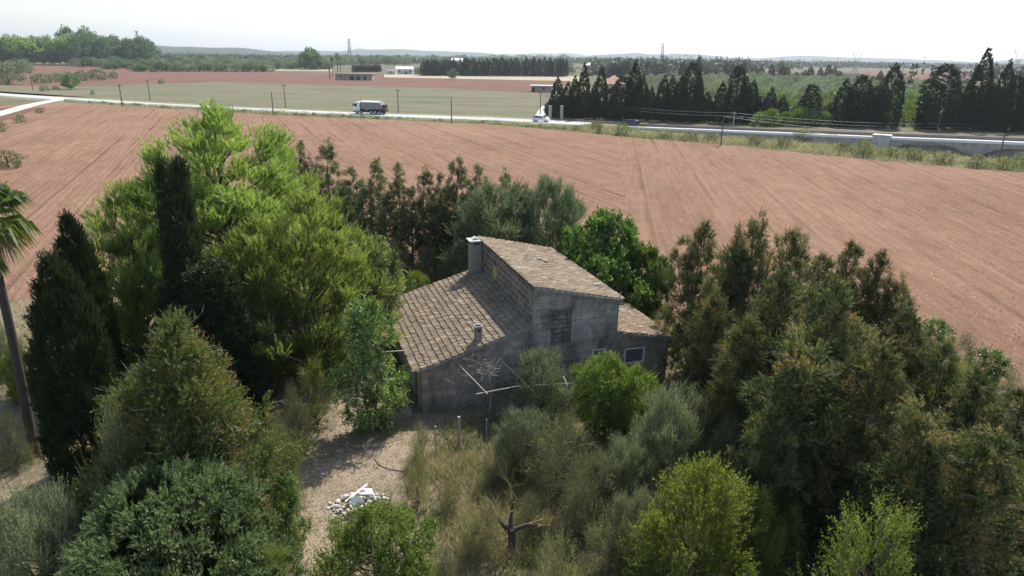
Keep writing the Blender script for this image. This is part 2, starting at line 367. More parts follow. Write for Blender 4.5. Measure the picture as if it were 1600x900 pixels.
# yard of the house with trodden paths
sheet('yard', [(-60, -20), (45, -20), (60, 20), G(1500, 620), G(1200, 540), G(960, 470), G(700, 415), G(440, 395), G(200, 420), G(0, 465), (-60, 42)], 0.006, M['yard'])
sheet('dirt_path', wavy([G(468, 905), G(560, 905), G(620, 800), G(640, 730), G(700, 690), G(720, 655), G(600, 640), G(560, 560), G(510, 540), G(455, 570), G(480, 650), G(470, 760)], .18, .8, 3), 0.020, M['dirt'])
# far fields
def band(name, px, z, mat): return sheet(name, [G(*p) for p in px], z, mat)
band('meadow', [(-500, 118), (100, 128), (330, 127), (700, 137), (850, 145), (846, 184), (620, 176), (380, 166), (150, 153), (-500, 128)], .03, M['meadow'])
band('distant_field', [(-500, 101), (60, 102), (200, 104), (340, 109), (560, 117), (850, 121), (905, 124), (850, 146), (700, 138), (330, 128), (100, 136), (-500, 125)], .045, M['soilFar'])
band('stubble_field', [(600, 116), (905, 119.5), (905, 127), (860, 126), (600, 121)], .07, M['stubble'])
band('stubble_field', [(330, 107), (520, 108), (520, 111.5), (330, 109.5)], .07, M['stubble'])
band('distant_field', [(1180, 111.5), (1480, 111), (1640, 113), (1640, 124), (1500, 125), (1340, 124), (1180, 118)], .05, M['soilFar'])
band('ploughed_field', [(-120, 167), (62, 170), (12, 187), (-120, 205)], .035, M['soilFar'])
# main road: left part at grade, right part on a low causeway
RL = [(-260, 128), (0, 147.5), (100, 154.5), (200, 161), (380, 170.5), (620, 181), (760, 186), (845, 190), (905, 193)]
road_pts = [np.array(G(*p)) for p in RL]
def ribbon(name, pts, wd, z, mat):
    b = MB(); L = []; Rr = []
    for i, p in enumerate(pts):
        t = pts[min(i + 1, len(pts) - 1)] - pts[max(i - 1, 0)]; t = t / np.linalg.norm(t); n = np.array([-t[1], t[0]])
        L.append(p + n * wd / 2); Rr.append(p - n * wd / 2)
    zz = z if hasattr(z, '__len__') else [z] * len(pts)
    for i in range(len(pts) - 1):
        b.face([(*Rr[i], zz[i]), (*Rr[i + 1], zz[i + 1]), (*L[i + 1], zz[i + 1]), (*L[i], zz[i])])
    o = b.build(name, mat); o['kind'] = 'structure'; return o
ribbon('verge', road_pts + [np.array(G(1000, 205)), np.array(G(1300, 228)), np.array(G(1660, 254))], 19, .03, M['vergeground'])
ribbon('road', road_pts, 8.0, .06, M['asphalt'])
ribbon('side_track', [np.array(G(-60, 193)), np.array(G(0, 178)), np.array(G(50, 164)), np.array(G(96, 155))], 4.2, .075, M['track'])
ribbon('side_track', [np.array(G(846, 187)), np.array(G(853, 174)), np.array(G(858, 166))], 4.5, .075, M['track'])
print('road', [tuple(np.round(p, 1)) for p in road_pts])

# hills far away
def hill(cx, cy, wx, wy, h, seed):
    r = np.random.default_rng(seed); nx, ny = 48, 10; b = MB(); ph = r.uniform(0, 6, 6)
    def z(i, j):
        u = i / nx * 2 - 1; v = j / ny * 2 - 1
        e = max(0, 1 - u * u) ** 1.2 * max(0, 1 - v * v)
        return h * e * (1 + .16 * sin(5 * u + ph[0]) + .09 * sin(13 * u + ph[1] + v * 3) + .05 * sin(31 * u + ph[2] + 4 * v)) - .2
    vs = [[(cx + (i / nx * 2 - 1) * wx, cy + (j / ny * 2 - 1) * wy, z(i, j)) for i in range(nx + 1)] for j in range(ny + 1)]
    for j in range(ny):
        for i in range(nx): b.face([vs[j][i], vs[j][i + 1], vs[j + 1][i + 1], vs[j + 1][i]], 0, None, True)
    o = b.build('hill', M['hill']); o['kind'] = 'structure'
def hill_px(x0, x1, ytop, D, seed, wy=500):
    xc = (x0 + x1) / 2; d = ray(xc, 88); k = D / d[1]; cx = d[0] * k
    h = height_at(ytop, cx, D); a = ray(x0, 88); b_ = ray(x1, 88); wx = abs(b_[0] * D / b_[1] - a[0] * D / a[1]) / 2
    hill(cx, D, wx, wy, h / 1.05, seed)
hill_px(-260, 520, 60, 3300, 1); hill_px(505, 625, 68, 7800, 2, 700); hill_px(300, 900, 78, 6200, 3); hill_px(740, 960, 78, 9000, 4)
hill_px(880, 1180, 82.5, 6000, 5); hill_px(1180, 1330, 85, 9000, 6); hill_px(1100, 1560, 88.5, 6500, 7); hill_px(1500, 1900, 87, 5600, 8)

# ------------------------------------------------------------------ haze
hb = MB(); hb.box(-9500, 9500, -400, 12500, -1.0, 260)
hm, ht, ho = nodemat('haze_air'); pv = ht.nodes.new('ShaderNodeVolumePrincipled')
pv.inputs['Color'].default_value = (.84, .92, 1, 1); pv.inputs['Density'].default_value = 1.1e-4; pv.inputs['Anisotropy'].default_value = .35
ht.links.new(pv.outputs[0], ho.inputs[1])
hz = hb.build('haze', hm); hz['kind'] = 'stuff'; hz['label'] = 'thin bluish summer haze over the far countryside'; hz['category'] = 'haze'
# ------------------------------------------------------------------ the house
HO = (-3.88, 27.77); HA = radians(18.3)
house = thing('farmhouse', 'weathered stone farmhouse with stepped clay tile roofs standing among the trees', 'house', (HO[0], HO[1], 0), HA)
HU = np.array([cos(HA), sin(HA)]); HV = np.array([-sin(HA), cos(HA)]); HOa = np.array(HO)
def hproj(u, v, z):
    p = HOa + HU * u + HV * v; return P(p[0], p[1], z)
def skin(b, u0, u1, ztop, holes, v0, v1, mi=0):
    cuts = sorted(set([u0, u1] + [h[0] for h in holes] + [h[1] for h in holes]))
    for a, c in zip(cuts[:-1], cuts[1:]):
        hs = [h for h in holes if h[0] <= a + 1e-6 and h[1] >= c - 1e-6]
        z = -0.1
        for h in sorted(hs, key=lambda q: q[2]):
            b.prism([(a, z), (c, z), (c, h[2]), (a, h[2])], v0, v1, mi); z = h[3]
        b.prism([(a, z), (c, z), (c, ztop(c)), (a, ztop(a))], v0, v1, mi)
U1, U2, U3 = 5.15, 9.30, 12.10
VL, VM, VR = 9.2, 9.2, 6.0
zl = lambda u: 2.03 + (3.50 - 2.03) * u / U1
zm = lambda u: 5.30 + (4.38 - 5.30) * (u - U1) / (U2 - U1)
zr = lambda u: 2.72 + (2.15 - 2.72) * (u - U2) / (U3 - U2)
fw = MB(); skin(fw, 0, U1 - .003, zl, [], 0, .3)
fw.build('front_wall', M['frontwall'], house)
fw = MB(); skin(fw, U1, U2, zm, [(5.97, 6.97, 2.60, 4.14), (8.09, 8.73, 1.25, 2.02)], -.012, .3)
fw.build('front_wall', M['plaster'], house)
fw = MB(); skin(fw, U2 + .003, U3, zr, [(9.79, 10.8, 1.09, 1.85)], 0, .3)
fw.build('front_wall', M['frontwall'], house)
b = MB()                                                       # side and back walls
door = (1.0, 1.9, -.1, 1.72)
def side(b, x0, x1, v0, v1, z0, z1, holes=()):
    cuts = sorted(set([v0, v1] + [h[0] for h in holes] + [h[1] for h in holes]))
    for a, c in zip(cuts[:-1], cuts[1:]):
        z = z0
        for h in sorted([h for h in holes if h[0] <= a + 1e-6 and h[1] >= c - 1e-6], key=lambda q: q[2]):
            if h[2] > z: b.box(x0, x1, a, c, z, h[2])
            z = h[3]
        b.box(x0, x1, a, c, z, z1)
side(b, 0.0, .3, .303, VL, -.1, 2.05, [door, (5.6, 6.3, .9, 1.7)])
b.build('side_wall', M['lime'], house)
b = MB()
b.prism([(U1 + .002, -.1), (U1 + .3, -.1), (U1 + .3, zm(U1 + .3)), (U1 + .002, zm(U1))], .303, VM)           # high side wall, blocks
b.build('side_wall', M['wall'], house)
b = MB(); b.prism([(U2 - .3, -.1), (U2 - .002, -.1), (U2 - .002, zm(U2)), (U2 - .3, zm(U2 - .3))], .303, VM)
b.prism([(U3 - .3, -.1), (U3 - .002, -.1), (U3 - .002, zr(U3)), (U3 - .3, zr(U3 - .3))], .303, VR)
b.build('side_wall', M['wall'], house)
b = MB(); b.prism([(.3, -.1), (U1, -.1), (U1, zl(U1)), (.3, zl(.3))], VL - .3, VL)
b.prism([(U1 + .303, -.1), (U2 - .303, -.1), (U2 - .303, zm(U2 - .303)), (U1 + .303, zm(U1 + .303))], VM - .3, VM)
b.prism([(U2, -.1), (U3 - .303, -.1), (U3 - .303, zr(U3 - .303)), (U2, zr(U2))], VR - .3, VR)
b.build('back_wall', M['wall'], house)
# openings
b = MB(); b.box(5.972, 6.968, .06, .2, 2.603, 4.137)
r_ = random.Random(5)
for i in range(7):
    z0 = 2.61 + i * .216; x = 5.98 - (i % 2) * .2
    while x < 6.96:
        x1 = x + .42; a, c = max(x, 5.98), min(x1, 6.96)
        if c - a > .06: b.box(a + .008, c - .008, .02 + r_.random() * .03, .07, z0 + .008, z0 + .206)
        x = x1
b.build('bricked_up_window', M['infill'], house)
b = MB(); b.box(5.90, 7.04, -.05, .02, 4.142, 4.23); b.build('lintel', M['infill'], house); b = MB(); b.box(5.9, 7.04, -.07, .02, 2.53, 2.598); b.build('sill', M['infill'], house)
def window(u0, u1, z0, z1, v):
    f = MB(); t = .035
    f.box(u0 - .03, u1 + .03, v - .05, v + .06, z1 - t, z1 + .03); f.box(u0 - .03, u1 + .03, v - .05, v + .06, z0 - .03, z0 + t)
    f.box(u0 - .03, u0 + t, v - .05, v + .06, z0 + t, z1 - t); f.box(u1 - t, u1 + .03, v - .05, v + .06, z0 + t, z1 - t)
    o = f.build('window', M['white'], house)
    p = MB(); p.box(u0 + t, u1 - t, v + .05, v + .08, z0 + t, z1 - t); p.build('pane', M['glass'], o)
    s = MB()
    k = 7
    for i in range(k):
        z = z0 + t + (z1 - z0 - 2 * t) * (i + .5) / k; s.box(u0 + t, u1 - t, v + .015, v + .03, z - .02, z + .02)
    s.build('shutter_slats', M['metal'], o)
window(8.09, 8.73, 1.25, 2.02, .02); window(9.79, 10.8, 1.09, 1.85, .02)
b = MB(); b.box(.10, .15, door[0] + .01, door[1] - .01, -.05, door[3] - .01); d = b.build('door', M['green'], house); d['label'] = 'green painted side door'
b = MB(); b.box(.07, .10, 1.78, 1.84, .8, .95); b.build('handle', M['metal'], d)
b = MB(); b.box(.12, .15, 5.6, 6.3, .9, 1.7); b.build('window', M['glass'], house)
# yellow lichen patch on the high side wall
b = MB(); rr = random.Random(2)
yv, yz = 6.15, 4.25
pts = [(yv + .30 * cos(a) * (.8 + .4 * rr.random()), yz + .38 * sin(a) * (.8 + .4 * rr.random())) for a in [i * pi / 8 for i in range(16)]]
b.face([(U1 - .004, v, z) for v, z in pts][::-1]); b.build('yellow_patch', M['yellowpaint'], house)

def tile_roof(u0, z0, u1, z1, v0, v1, seed):
    """courses of half round tiles, low end at u0"""
    r = np.random.default_rng(seed); L = math.hypot(u1 - u0, z1 - z0); d = np.array([(u1 - u0) / L, 0, (z1 - z0) / L]); nrm = np.array([-d[2], 0, d[0]])
    if nrm[2] < 0: nrm = -nrm
    pitch = .175; nc = int(round((v1 - v0) / pitch)); pitch = (v1 - v0) / nc; ex = .29; nr = int(math.ceil(L / ex))
    Q = []; T = []
    rowj = r.normal(size=nr) * .02
    for c in range(nc):
        colt = r.normal() * .05
        for k in range(nr):
            for kind in (0, 1):                                # 0 pan, 1 cover
                vc = v0 + (c + (.5 if kind else 0.0)) * pitch + r.normal() * .008
                if kind == 0 and c == 0: continue
                s0 = k * ex + rowj[k] + r.normal() * .018; s1 = min(s0 + .37, L + .02)
                if k == 0: s0 = -.06 + r.normal() * .02
                ra, rb = .092, .068; la = .04 if kind else -.0; lb = .0 if kind else -.03
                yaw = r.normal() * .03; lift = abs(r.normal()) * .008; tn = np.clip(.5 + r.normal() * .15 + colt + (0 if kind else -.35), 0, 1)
                if r.random() < .04: tn = 1.0
                n = 5; A = []; B = []
                for j in range(n + 1):
                    th = pi * j / n; cv, ch = cos(th), sin(th) * .85
                    hgt = ch if kind else -ch + .35
                    A.append(d * s0 + nrm * (hgt * ra + la + lift) + np.array([0, vc + cv * ra + yaw * -.2, 0]))
                    B.append(d * s1 + nrm * (hgt * rb + lb + lift) + np.array([0, vc + cv * rb + yaw * .2, 0]))
                for j in range(n): Q.append([A[j], A[j + 1], B[j + 1], B[j]]); T.append(tn)
                if kind:                                       # thickness at the open end
                    for j in range(n):
                        a2 = A[j] - nrm * .016; b2 = A[j + 1] - nrm * .016
                        Q.append([A[j], a2, b2, A[j + 1]]); T.append(tn * .5)
    Q = np.array(Q) + np.array([u0, 0, z0])
    base = np.array([[[u0, v0, z0 - .0], [u1, v0, z1], [u1, v1, z1], [u0, v1, z0]]]) - nrm * .012
    Q = np.concatenate([Q, base]); T.append(.15)
    return fastmesh('roof', Q, np.array(T), 4, [M['tile']])
def roof(u0, z0, u1, z1, v0, v1, seed, lab=None):
    o = link('roof', tile_roof(u0, z0, u1, z1, v0, v1, seed), house)
    if lab: o['label'] = lab
    return o
sl_l = (3.50 - 2.03) / U1
rfL = roof(-.28, 2.09 - .28 * sl_l, U1 - .01, 3.58, -.10, VL + .12, 1, 'lower left tiled roof')
rfM = roof(U2 + .16, zm(U2) + .05 - .035, U1 - .10, zm(U1) + .09, -.12, VM + .12, 2, 'high tiled roof over the tall middle part')
rfR = roof(U3 + .2, zr(U3) + .05 - .04, U2 + .01, zr(U2) + .07, -.08, VR + .1, 3, 'low tiled roof on the right')
# mortar verge strips on the front edges
def verge_strip(u0, z0, u1, z1, v, par):
    b = MB(); n = 14
    for i in range(n):
        a = u0 + (u1 - u0) * i / n; c = u0 + (u1 - u0) * (i + 1) / n; za = z0 + (z1 - z0) * i / n; zc = z0 + (z1 - z0) * (i + 1) / n
        j = r_.uniform(-.012, .012)
        b.prism([(a, za - .07), (c, zc - .07), (c, zc + .05 + j), (a, za + .05 + j)], v - .03 + j, v + .10)
    b.build('verge_mortar', M['chimney'], par)
verge_strip(-.2, 2.02, U1, 3.56, -.09, rfL); verge_strip(U1 - .02, zm(U1) + .03, U2 + .12, zm(U2) + .0, -.12, rfM); verge_strip(U2, zr(U2) + .02, U3 + .15, zr(U3) - .01, -.07, rfR)
b = MB()                                                        # mortar fillet where the low roof meets the high wall
b.box(U1 - .07, U1 - .002, .0, VL, 3.5, 3.66); b.build('mortar_fillet', M['chimney'], rfL)
b = MB()                                                        # a dozen loose or broken tiles lying proud on the roofs
for (u, v, par) in ((7.6, 5.2, 'm'), (7.4, 5.5, 'm'), (8.9, 1.6, 'm')):
    z = zm(u) + .2; Mx = Matrix.Translation((u, v, z)) @ Matrix.Rotation(.5 + u, 4, 'Z')
    b = MB(); b.box(-.2, .2, -.08, .08, -.02, .03, 0, Mx); b.build('loose_tile', M['chimney'], rfM)
# tall chimney in the back corner
b = MB(); b.box(4.50, 5.10, 8.45, 9.1, 2.9, 5.15); b.box(4.47, 5.13, 8.42, 9.13, 2.9, 3.3)
ch = b.build('chimney', M['chimney'], house)
b = MB()
for (x, y) in ((4.53, 8.48), (5.0, 8.48), (4.53, 9.0), (5.0, 9.0)): b = MB(); b.box(x, x + .08, y, y + .08, 5.15, 5.34); b.build('cap_support', M['chimney'], ch)
b = MB(); b.box(4.40, 5.20, 8.35, 9.2, 5.34, 5.41, bev=.02); b.prism([(4.55, 5.412), (5.05, 5.412), (4.8, 5.56)], 8.6, 8.95); b.build('chimney_cap', M['rubble'], ch)
# small chimney on the low roof: find its foot on the roof plane
best = None
for iu in range(10, 50):
    for iv in range(5, 60):
        u = iu * .1; v = iv * .1; q = hproj(u, v, zl(u) + .1); e = (q[0] - 748) ** 2 + (q[1] - 539) ** 2
        if best is None or e < best[0]: best = (e, u, v)
_, cu, cv = best; cz = zl(cu); print('small chimney', cu, cv)
b = MB(); b.box(cu - .15, cu + .15, cv - .15, cv + .15, cz - .1, cz + .80)
b.box(cu - .17, cu + .17, cv - .17, cv + .17, cz - .1, cz + .18); c2 = b.build('chimney', M['chimney'], house)
b = MB(); b.box(cu - .2, cu + .2, cv - .2, cv + .2, cz + .80, cz + .86, bev=.015); b.box(cu - .1, cu + .1, cv - .1, cv + .1, cz + .862, cz + .93); b.build('chimney_cap', M['chimney'], c2)
b = MB(); b.box(cu - .07, cu + .07, cv - .155, cv - .1505, cz + .58, cz + .72); b.build('flue_hole', M['chassis'], c2)
# drainpipe and short mast on the right corner of the tall part
b = MB(); b.tube([(U2 - .06, -.08, .2), (U2 - .06, -.08, 4.25), (U2 - .06, -.16, 4.3), (U2 - .06, -.16, 4.75)], .025, 6); b.build('drainpipe', M['metal'], house)

# front pergola
def wpt(u, v, z): p = HOa + HU * u + HV * v; return Vector((p[0], p[1], z))
pg = thing('pergola', 'collapsing pergola of thin pale timber poles against the front wall', 'pergola', (*G(760, 640), 0))
def pole_between(a, c, r0, par, name='beam', mat='wood', n=6, sag=0):
    o = Vector(par.location); a = Vector(a) - o; c = Vector(c) - o; pts = [a.lerp(c, i / 4) + Vector((0, 0, -sag * (1 - (i / 2 - 1) ** 2))) for i in range(5)]
    b = MB(); b.tube(pts, [r0 * 1.1, r0, r0, r0 * .95, r0 * .85], n); return b.build(name, M[mat], par)
g = lambda px, py, z: Vector((*G(px, py, z), z))
pole_between(g(713, 566, 2.2), g(762, 616, 2.15), .026, pg); pole_between(g(777, 557, 2.25), g(834, 612, 2.1), .026, pg)
pole_between(g(744, 616, 2.08), g(812, 603, 2.06), .028, pg); pole_between(g(808, 604, 2.02), g(892, 599, 2.1), .024, pg)
pole_between(g(880, 588, 2.2), g(887, 603, 2.05), .03, pg)
for (px, py) in ((748, 615), (885, 600)):
    q = G(px, py, 2.05); pole_between((q[0], q[1], 0), (q[0], q[1], 2.03), .035, pg, 'post', 'pole')
def tangle(name, label, cat, cx, cy, z0, rx, ry, rz, n, seed, mat='twig', rad=.008, L=.9):
    r = random.Random(seed); t = thing(name, label, cat, (cx, cy, 0)); b = MB()
    b.tube([(0, 0, 0), (.1, .05, z0 * .5), (.0, 0, z0)], [.06, .045, .03], 6)
    for i in range(n):
        p = Vector((r.gauss(0, rx * .4), r.gauss(0, ry * .4), z0 + r.gauss(0, rz))); a = Vector((r.gauss(0, 1), r.gauss(0, 1), r.gauss(0, .6))).normalized(); pts = [p.copy()]
        for k in range(5):
            a = (a + Vector((r.gauss(0, .5), r.gauss(0, .5), r.gauss(0, .4)))).normalized(); p = p + a * L / 5; p.x = max(-rx, min(rx, p.x)); p.y = max(-ry, min(ry, p.y)); pts.append(p.copy())
        b.tube(pts, [rad * 1.4, rad * 1.2, rad, rad, rad * .8, rad * .5], 3, cap=False)
    b.build('bare_stems', M[mat], t); return t
q = g(765, 583, 1.9); tangle('climbing_vine', 'leafless grey vine tangled over the front pergola', 'vine', q.x, q.y, 1.9, 1.7, .7, .28, 200, 4, 'wood', .006)
# side trellis of wires and bars reaching from the left eave
tr = thing('trellis', 'thin metal bars reaching from the left eave over the side yard', 'trellis', (*G(600, 600), 0))
for (a, c, z) in (((570, 478), (612, 474), 2.05), ((596, 524), (634, 518), 2.05), ((598, 550), (642, 547), 2.05)):
    pole_between(g(*a, z), g(*c, z), .022, tr, 'bar', 'coping')
for (px, py) in ((572, 478), (597, 524), (599, 550)):
    q = g(px, py, 2.05); pole_between((q.x, q.y, 0), q, .025, tr, 'post', 'metal')
# low slab by the left corner
q = G(622, 650); b = MB(); b.box(-.75, .6, -.25, .25, 0, .22, bev=.03); b.box(-.6, -.1, -.2, .2, .222, .35, bev=.04)
o = b.build('stone_slab', M['chimney'], None, (q[0], q[1], 0), HA); props(o, 'pale stone slab on the ground by the left corner of the farmhouse', 'slab')

# stakes in the grass
for k, (px, yb, yt, mt, lab) in enumerate(((680, 712, 666, 'metal', 'thin grey metal stake at the edge of the dry grass'), (717, 702, 651, 'wood', 'thicker pale wooden stake standing in the dry grass'), (760, 700, 655, 'metal', 'slim stake half lost in the tall grass beside the pergola'))):
    x, y, h, mp = stand(px, yt, yb); b = MB(); rr_ = (.03, .055, .022)[k]
    b.tube([(0, 0, -.1), (0.01, 0, h * .5), (0, 0, h)], rr_, 8); o = b.build('fence_stake', M[mt], None, (x, y, 0)); props(o, lab, 'stake', 'stakes in the dry grass')
# hose
b = MB(); pts = [g(*p, .04) for p in ((585, 717), (592, 726), (604, 732), (618, 735), (632, 736), (645, 733))]
o0 = pts[0].copy(); b.tube([p - o0 for p in pts], .014, 5); o = b.build('garden_hose', M['chassis'], None, o0); props(o, 'dark hose lying curved on the dirt between rubble and stakes', 'hose')

# rubble heap: every piece its own thing
rr = random.Random(11)
def stone_mesh(seed, flat=1.0):
    import bmesh
    bm = bmesh.new(); bmesh.ops.create_icosphere(bm, subdivisions=2, radius=.5); r = random.Random(seed); ax = [Vector((r.gauss(0, 1), r.gauss(0, 1), r.gauss(0, 1))).normalized() for _ in range(9)]; dd = [r.uniform(.24, .42) for _ in ax]
    for v in bm.verts:
        for a, d_ in zip(ax, dd):
            e = v.co.dot(a) - d_
            if e > 0: v.co -= a * e
        v.co.z *= flat
    me = bpy.data.meshes.new('rubble_stone'); bm.to_mesh(me); bm.free(); me.materials.append(M['rubble']); return me
SM = [stone_mesh(i, .6 + .1 * (i % 4)) for i in range(7)]
cx, cy = G(557, 787)
for i in range(95):
    a = rr.uniform(0, 2 * pi); q = rr.random() ** .6; x = cx + cos(a) * q * .95; y = cy + sin(a) * q * .75 + (x - cx) * .25
    s = rr.uniform(.09, .27) * (1.15 - q * .4); hz_ = .34 * max(0, 1 - q * 1.15)
    o = link('rubble_stone', SM[i % 7], None, (x, y, hz_ * rr.uniform(.35, 1) + s * .22), rr.uniform(0, 6), (s, s * rr.uniform(.7, 1.2), s * rr.uniform(.7, 1)))
    o.rotation_euler = (rr.uniform(-.5, .5), rr.uniform(-.5, .5), rr.uniform(0, 6)); props(o, 'pale broken piece of masonry in the rubble heap on the dirt path', 'rubble', 'broken masonry in the rubble heap')
def debris(name, lab, cat, px, py, z, dims, rot, mat='white', bev=.01):
    b = MB(); a, c, d_ = dims; b.box(-a / 2, a / 2, -c / 2, c / 2, -d_ / 2, d_ / 2, bev=min(bev, d_ * .3)); q = G(px, py, z)
    o = b.build(name, M[mat], None, (q[0], q[1], z)); o.rotation_euler = rot; props(o, lab, cat)
debris('white_board', 'long white board leaning up out of the rubble heap', 'board', 557, 770, .42, (.95, .09, .03), (.1, -.32, .75))
debris('white_board', 'broad white panel lying on top of the rubble heap', 'board', 574, 768, .36, (.36, .26, .025), (.25, .2, .4))
debris('white_board', 'thin white lath sticking out of the rubble to the right', 'board', 592, 777, .22, (.85, .035, .03), (0, .1, -.08))
t = thing('broken_basin', 'cracked white basin lying on its side in the rubble heap', 'basin', (*G(555, 788, .3), .3)); t.rotation_euler = (.7, .3, .4)
b = MB(); n = 18
prof = [(.0, .0), (.10, .0), (.19, .06), (.23, .16), (.25, .17), (.25, .15), (.21, .05), (.11, -.03), (0, -.03)]
for i in range(n - 4):
    for (p, q) in zip(prof[:-1], prof[1:]):
        a0 = 2 * pi * i / n; a1 = 2 * pi * (i + 1) / n
        b.face([(p[0] * cos(a0), p[0] * sin(a0), p[1]), (p[0] * cos(a1), p[0] * sin(a1), p[1]), (q[0] * cos(a1), q[0] * sin(a1), q[1]), (q[0] * cos(a0), q[0] * sin(a0), q[1])], 0, None, True)
b.build('bowl', M['white'], t)

# ------------------------------------------------------------------ causeway with parapets
WTOP = [(962, 197), (1100, 202.5), (1200, 206.5), (1366, 213.5), (1500, 218.5), (1600, 222.5), (1740, 228.5)]
WA = np.array([22.9, 161.8]); WB = np.array([104.0, 99.6]); wd = (WB - WA) / np.linalg.norm(WB - WA); wn = np.array([-wd[1], wd[0]]); WL = np.linalg.norm(WB - WA)
if wn[1] < 0: wn = -wn
wang = math.atan2(wd[1], wd[0]); ts = []; tz = []
for px, pt in WTOP:
    best = min(((abs(P(*(WA + wd * q), height_at(pt, *(WA + wd * q)))[0] - px), q) for q in np.linspace(-3, WL, 300)), key=lambda e: e[0])
    ts.append(best[1]); tz.append(height_at(pt, *(WA + wd * best[1])))
print('wall', [(round(a, 1), round(c, 2)) for a, c in zip(ts, tz)])
cw = thing('causeway', 'long low stone causeway carrying the road, pale coping on its near parapet', 'causeway', (WA[0], WA[1], 0), wang)
RW = 7.5                                                        # carriageway width; local x along the road, local y across, near face at y=0
zt = lambda x: float(np.interp(x, ts, tz))
nseg = 40; xs = [WL * i / nseg for i in range(nseg + 1)]
X_ARCH0 = None
def loc_x(px, py, z): return float(np.dot(np.array(G(px, py, z)) - WA, wd))
def x_at(px, z):
    return min(np.linspace(0, WL, 400), key=lambda q: abs(P(*(WA + wd * q), z)[0] - px))
xp = x_at(1378, 2.2); xa0, xa1, xb0, xb1 = x_at(1394, .8), x_at(1513, .8), x_at(1532, .8), x_at(1650, .8)
def arch_z(x):
    return -1
b = MB()
fine = [WL * i / 160 for i in range(161)]
def soffit(x):
    """height of the dark recess under the shallow arches (0 = solid)"""
    for a, c, h in ((xa0, xa1, 1.55), (xb0, xb1, 1.65)):
        if a < x < c: u = (x - a) / (c - a) * 2 - 1; return h * (1 - abs(u) ** 2.4)
    return 0
for a, c in zip(fine[:-1], fine[1:]):
    za, zc = zt(a) - .42, zt(c) - .42; sa, sc_ = soffit(a), soffit(c)
    b.face([(a, 0, sa - .1 if sa == 0 else sa), (c, 0, sc_ - .1 if sc_ == 0 else sc_), (c, 0, zc), (a, 0, za)], 0, [(a, sa), (c, sc_), (c, zc), (a, za)])
    if sa > 0 or sc_ > 0:
        b.face([(a, 0, sa), (a, 1.2, sa), (c, 1.2, sc_), (c, 0, sc_)], 0); b.face([(a, 1.2, -.1), (c, 1.2, -.1), (c, 1.2, sc_), (a, 1.2, sa)], 0, [(a, 0), (c, 0), (c, sc_), (a, sa)])
b.build('outer_wall', M['parapet'], cw)
def strip(name, y0, y1, zo0, zo1, mat, x0=0, x1=None, lab=None):
    x1 = WL if x1 is None else x1; b = MB(); seg = [x0 + (x1 - x0) * i / 24 for i in range(25)]
    for a, c in zip(seg[:-1], seg[1:]):
        za, zc = zt(a), zt(c)
        b.face([(a, y0, za + zo1), (c, y0, zc + zo1), (c, y1, zc + zo1), (a, y1, za + zo1)]); b.face([(a, y0, za + zo0), (c, y0, zc + zo0), (c, y0, zc + zo1), (a, y0, za + zo1)], 0, [(a, 0), (c, 0), (c, 1), (a, 1)])
        b.face([(a, y1, za + zo1), (c, y1, zc + zo1), (c, y1, zc + zo0), (a, y1, za + zo0)])
    for x in (x0, x1): b.face([(x, y0, zt(x) + zo0), (x, y1, zt(x) + zo0), (x, y1, zt(x) + zo1), (x, y0, zt(x) + zo1)])
    o = b.build(name, M[mat], cw)
    if lab: o['label'] = lab
    return o
strip('coping', -.06, .50, -.42, 0, 'coping', lab='sunlit pale coping of the near parapet')
strip('road_deck', .52, RW, -1.2, -.45, 'asphalt')
strip('parapet', RW, RW + .45, -1.2, .10, 'brownstone', 0, None, 'brown far parapet')
b = MB(); zq = zt(xp); b.box(xp - 1.45, xp + 1.45, -.45, .9, -.1, zq + .28, bev=.05); b.build('pier', M['lime'], cw)
b = MB(); b.box(xp - 1.55, xp + 1.55, -.55, 1.0, zq + .283, zq + .42, bev=.04); b.build('pier_cap', M['coping'], cw)
# low rails before the causeway
lr = thing('roadside_wall', 'low brown roadside wall behind the dark van', 'wall', (*G(890, 189), 0))
o0 = np.array(G(890, 189)); e0 = WA + wn * (RW + .2) - wd * .2; dd = e0 - o0; La = np.linalg.norm(dd)
b = MB(); b.box(0, La, -.2, .2, 0, .45); b.build('wall', M['brownstone'], lr, (0, 0, 0), math.atan2(dd[1], dd[0]))
# connect the ground level road to the deck with a ramp
def w2(x, y, z): p = WA + wd * x + wn * y; return (p[0], p[1], z)
b = MB(); p0 = road_pts[-2]; p1 = road_pts[-1]; t_ = (p1 - p0) / np.linalg.norm(p1 - p0); n_ = np.array([-t_[1], t_[0]])
a0 = p1 - n_ * 4; a1 = p1 + n_ * 4
b.face([(*a0, .058), w2(0, .5, zt(0) - .45), w2(0, RW, zt(0) - .45), (*a1, .058)]); o = b.build('road_ramp', M['asphalt']); o['kind'] = 'structure'

# ------------------------------------------------------------------ vehicles
def wheel(par, x, y, r, wdt):
    b = MB(); n = 20; pr = [(r * .62, -wdt / 2), (r * .93, -wdt / 2), (r, -wdt * .35), (r, wdt * .35), (r * .93, wdt / 2), (r * .62, wdt / 2)]
    for i in range(n):
        a0, a1 = 2 * pi * i / n, 2 * pi * (i + 1) / n
        for p, q in zip(pr[:-1], pr[1:]):
            b.face([(p[0] * cos(a0), p[1], p[0] * sin(a0)), (p[0] * cos(a1), p[1], p[0] * sin(a1)), (q[0] * cos(a1), q[1], q[0] * sin(a1)), (q[0] * cos(a0), q[1], q[0] * sin(a0))], 0, None, True)
    o = b.build('wheel', M['tyre'], par, (x, y, r))
    c = MB(); c.prism([(r * .62 * cos(2 * pi * i / 14), r * .62 * sin(2 * pi * i / 14)) for i in range(14)], -wdt * .42, wdt * .42); c.build('rim', M['rim'], o)
    return o
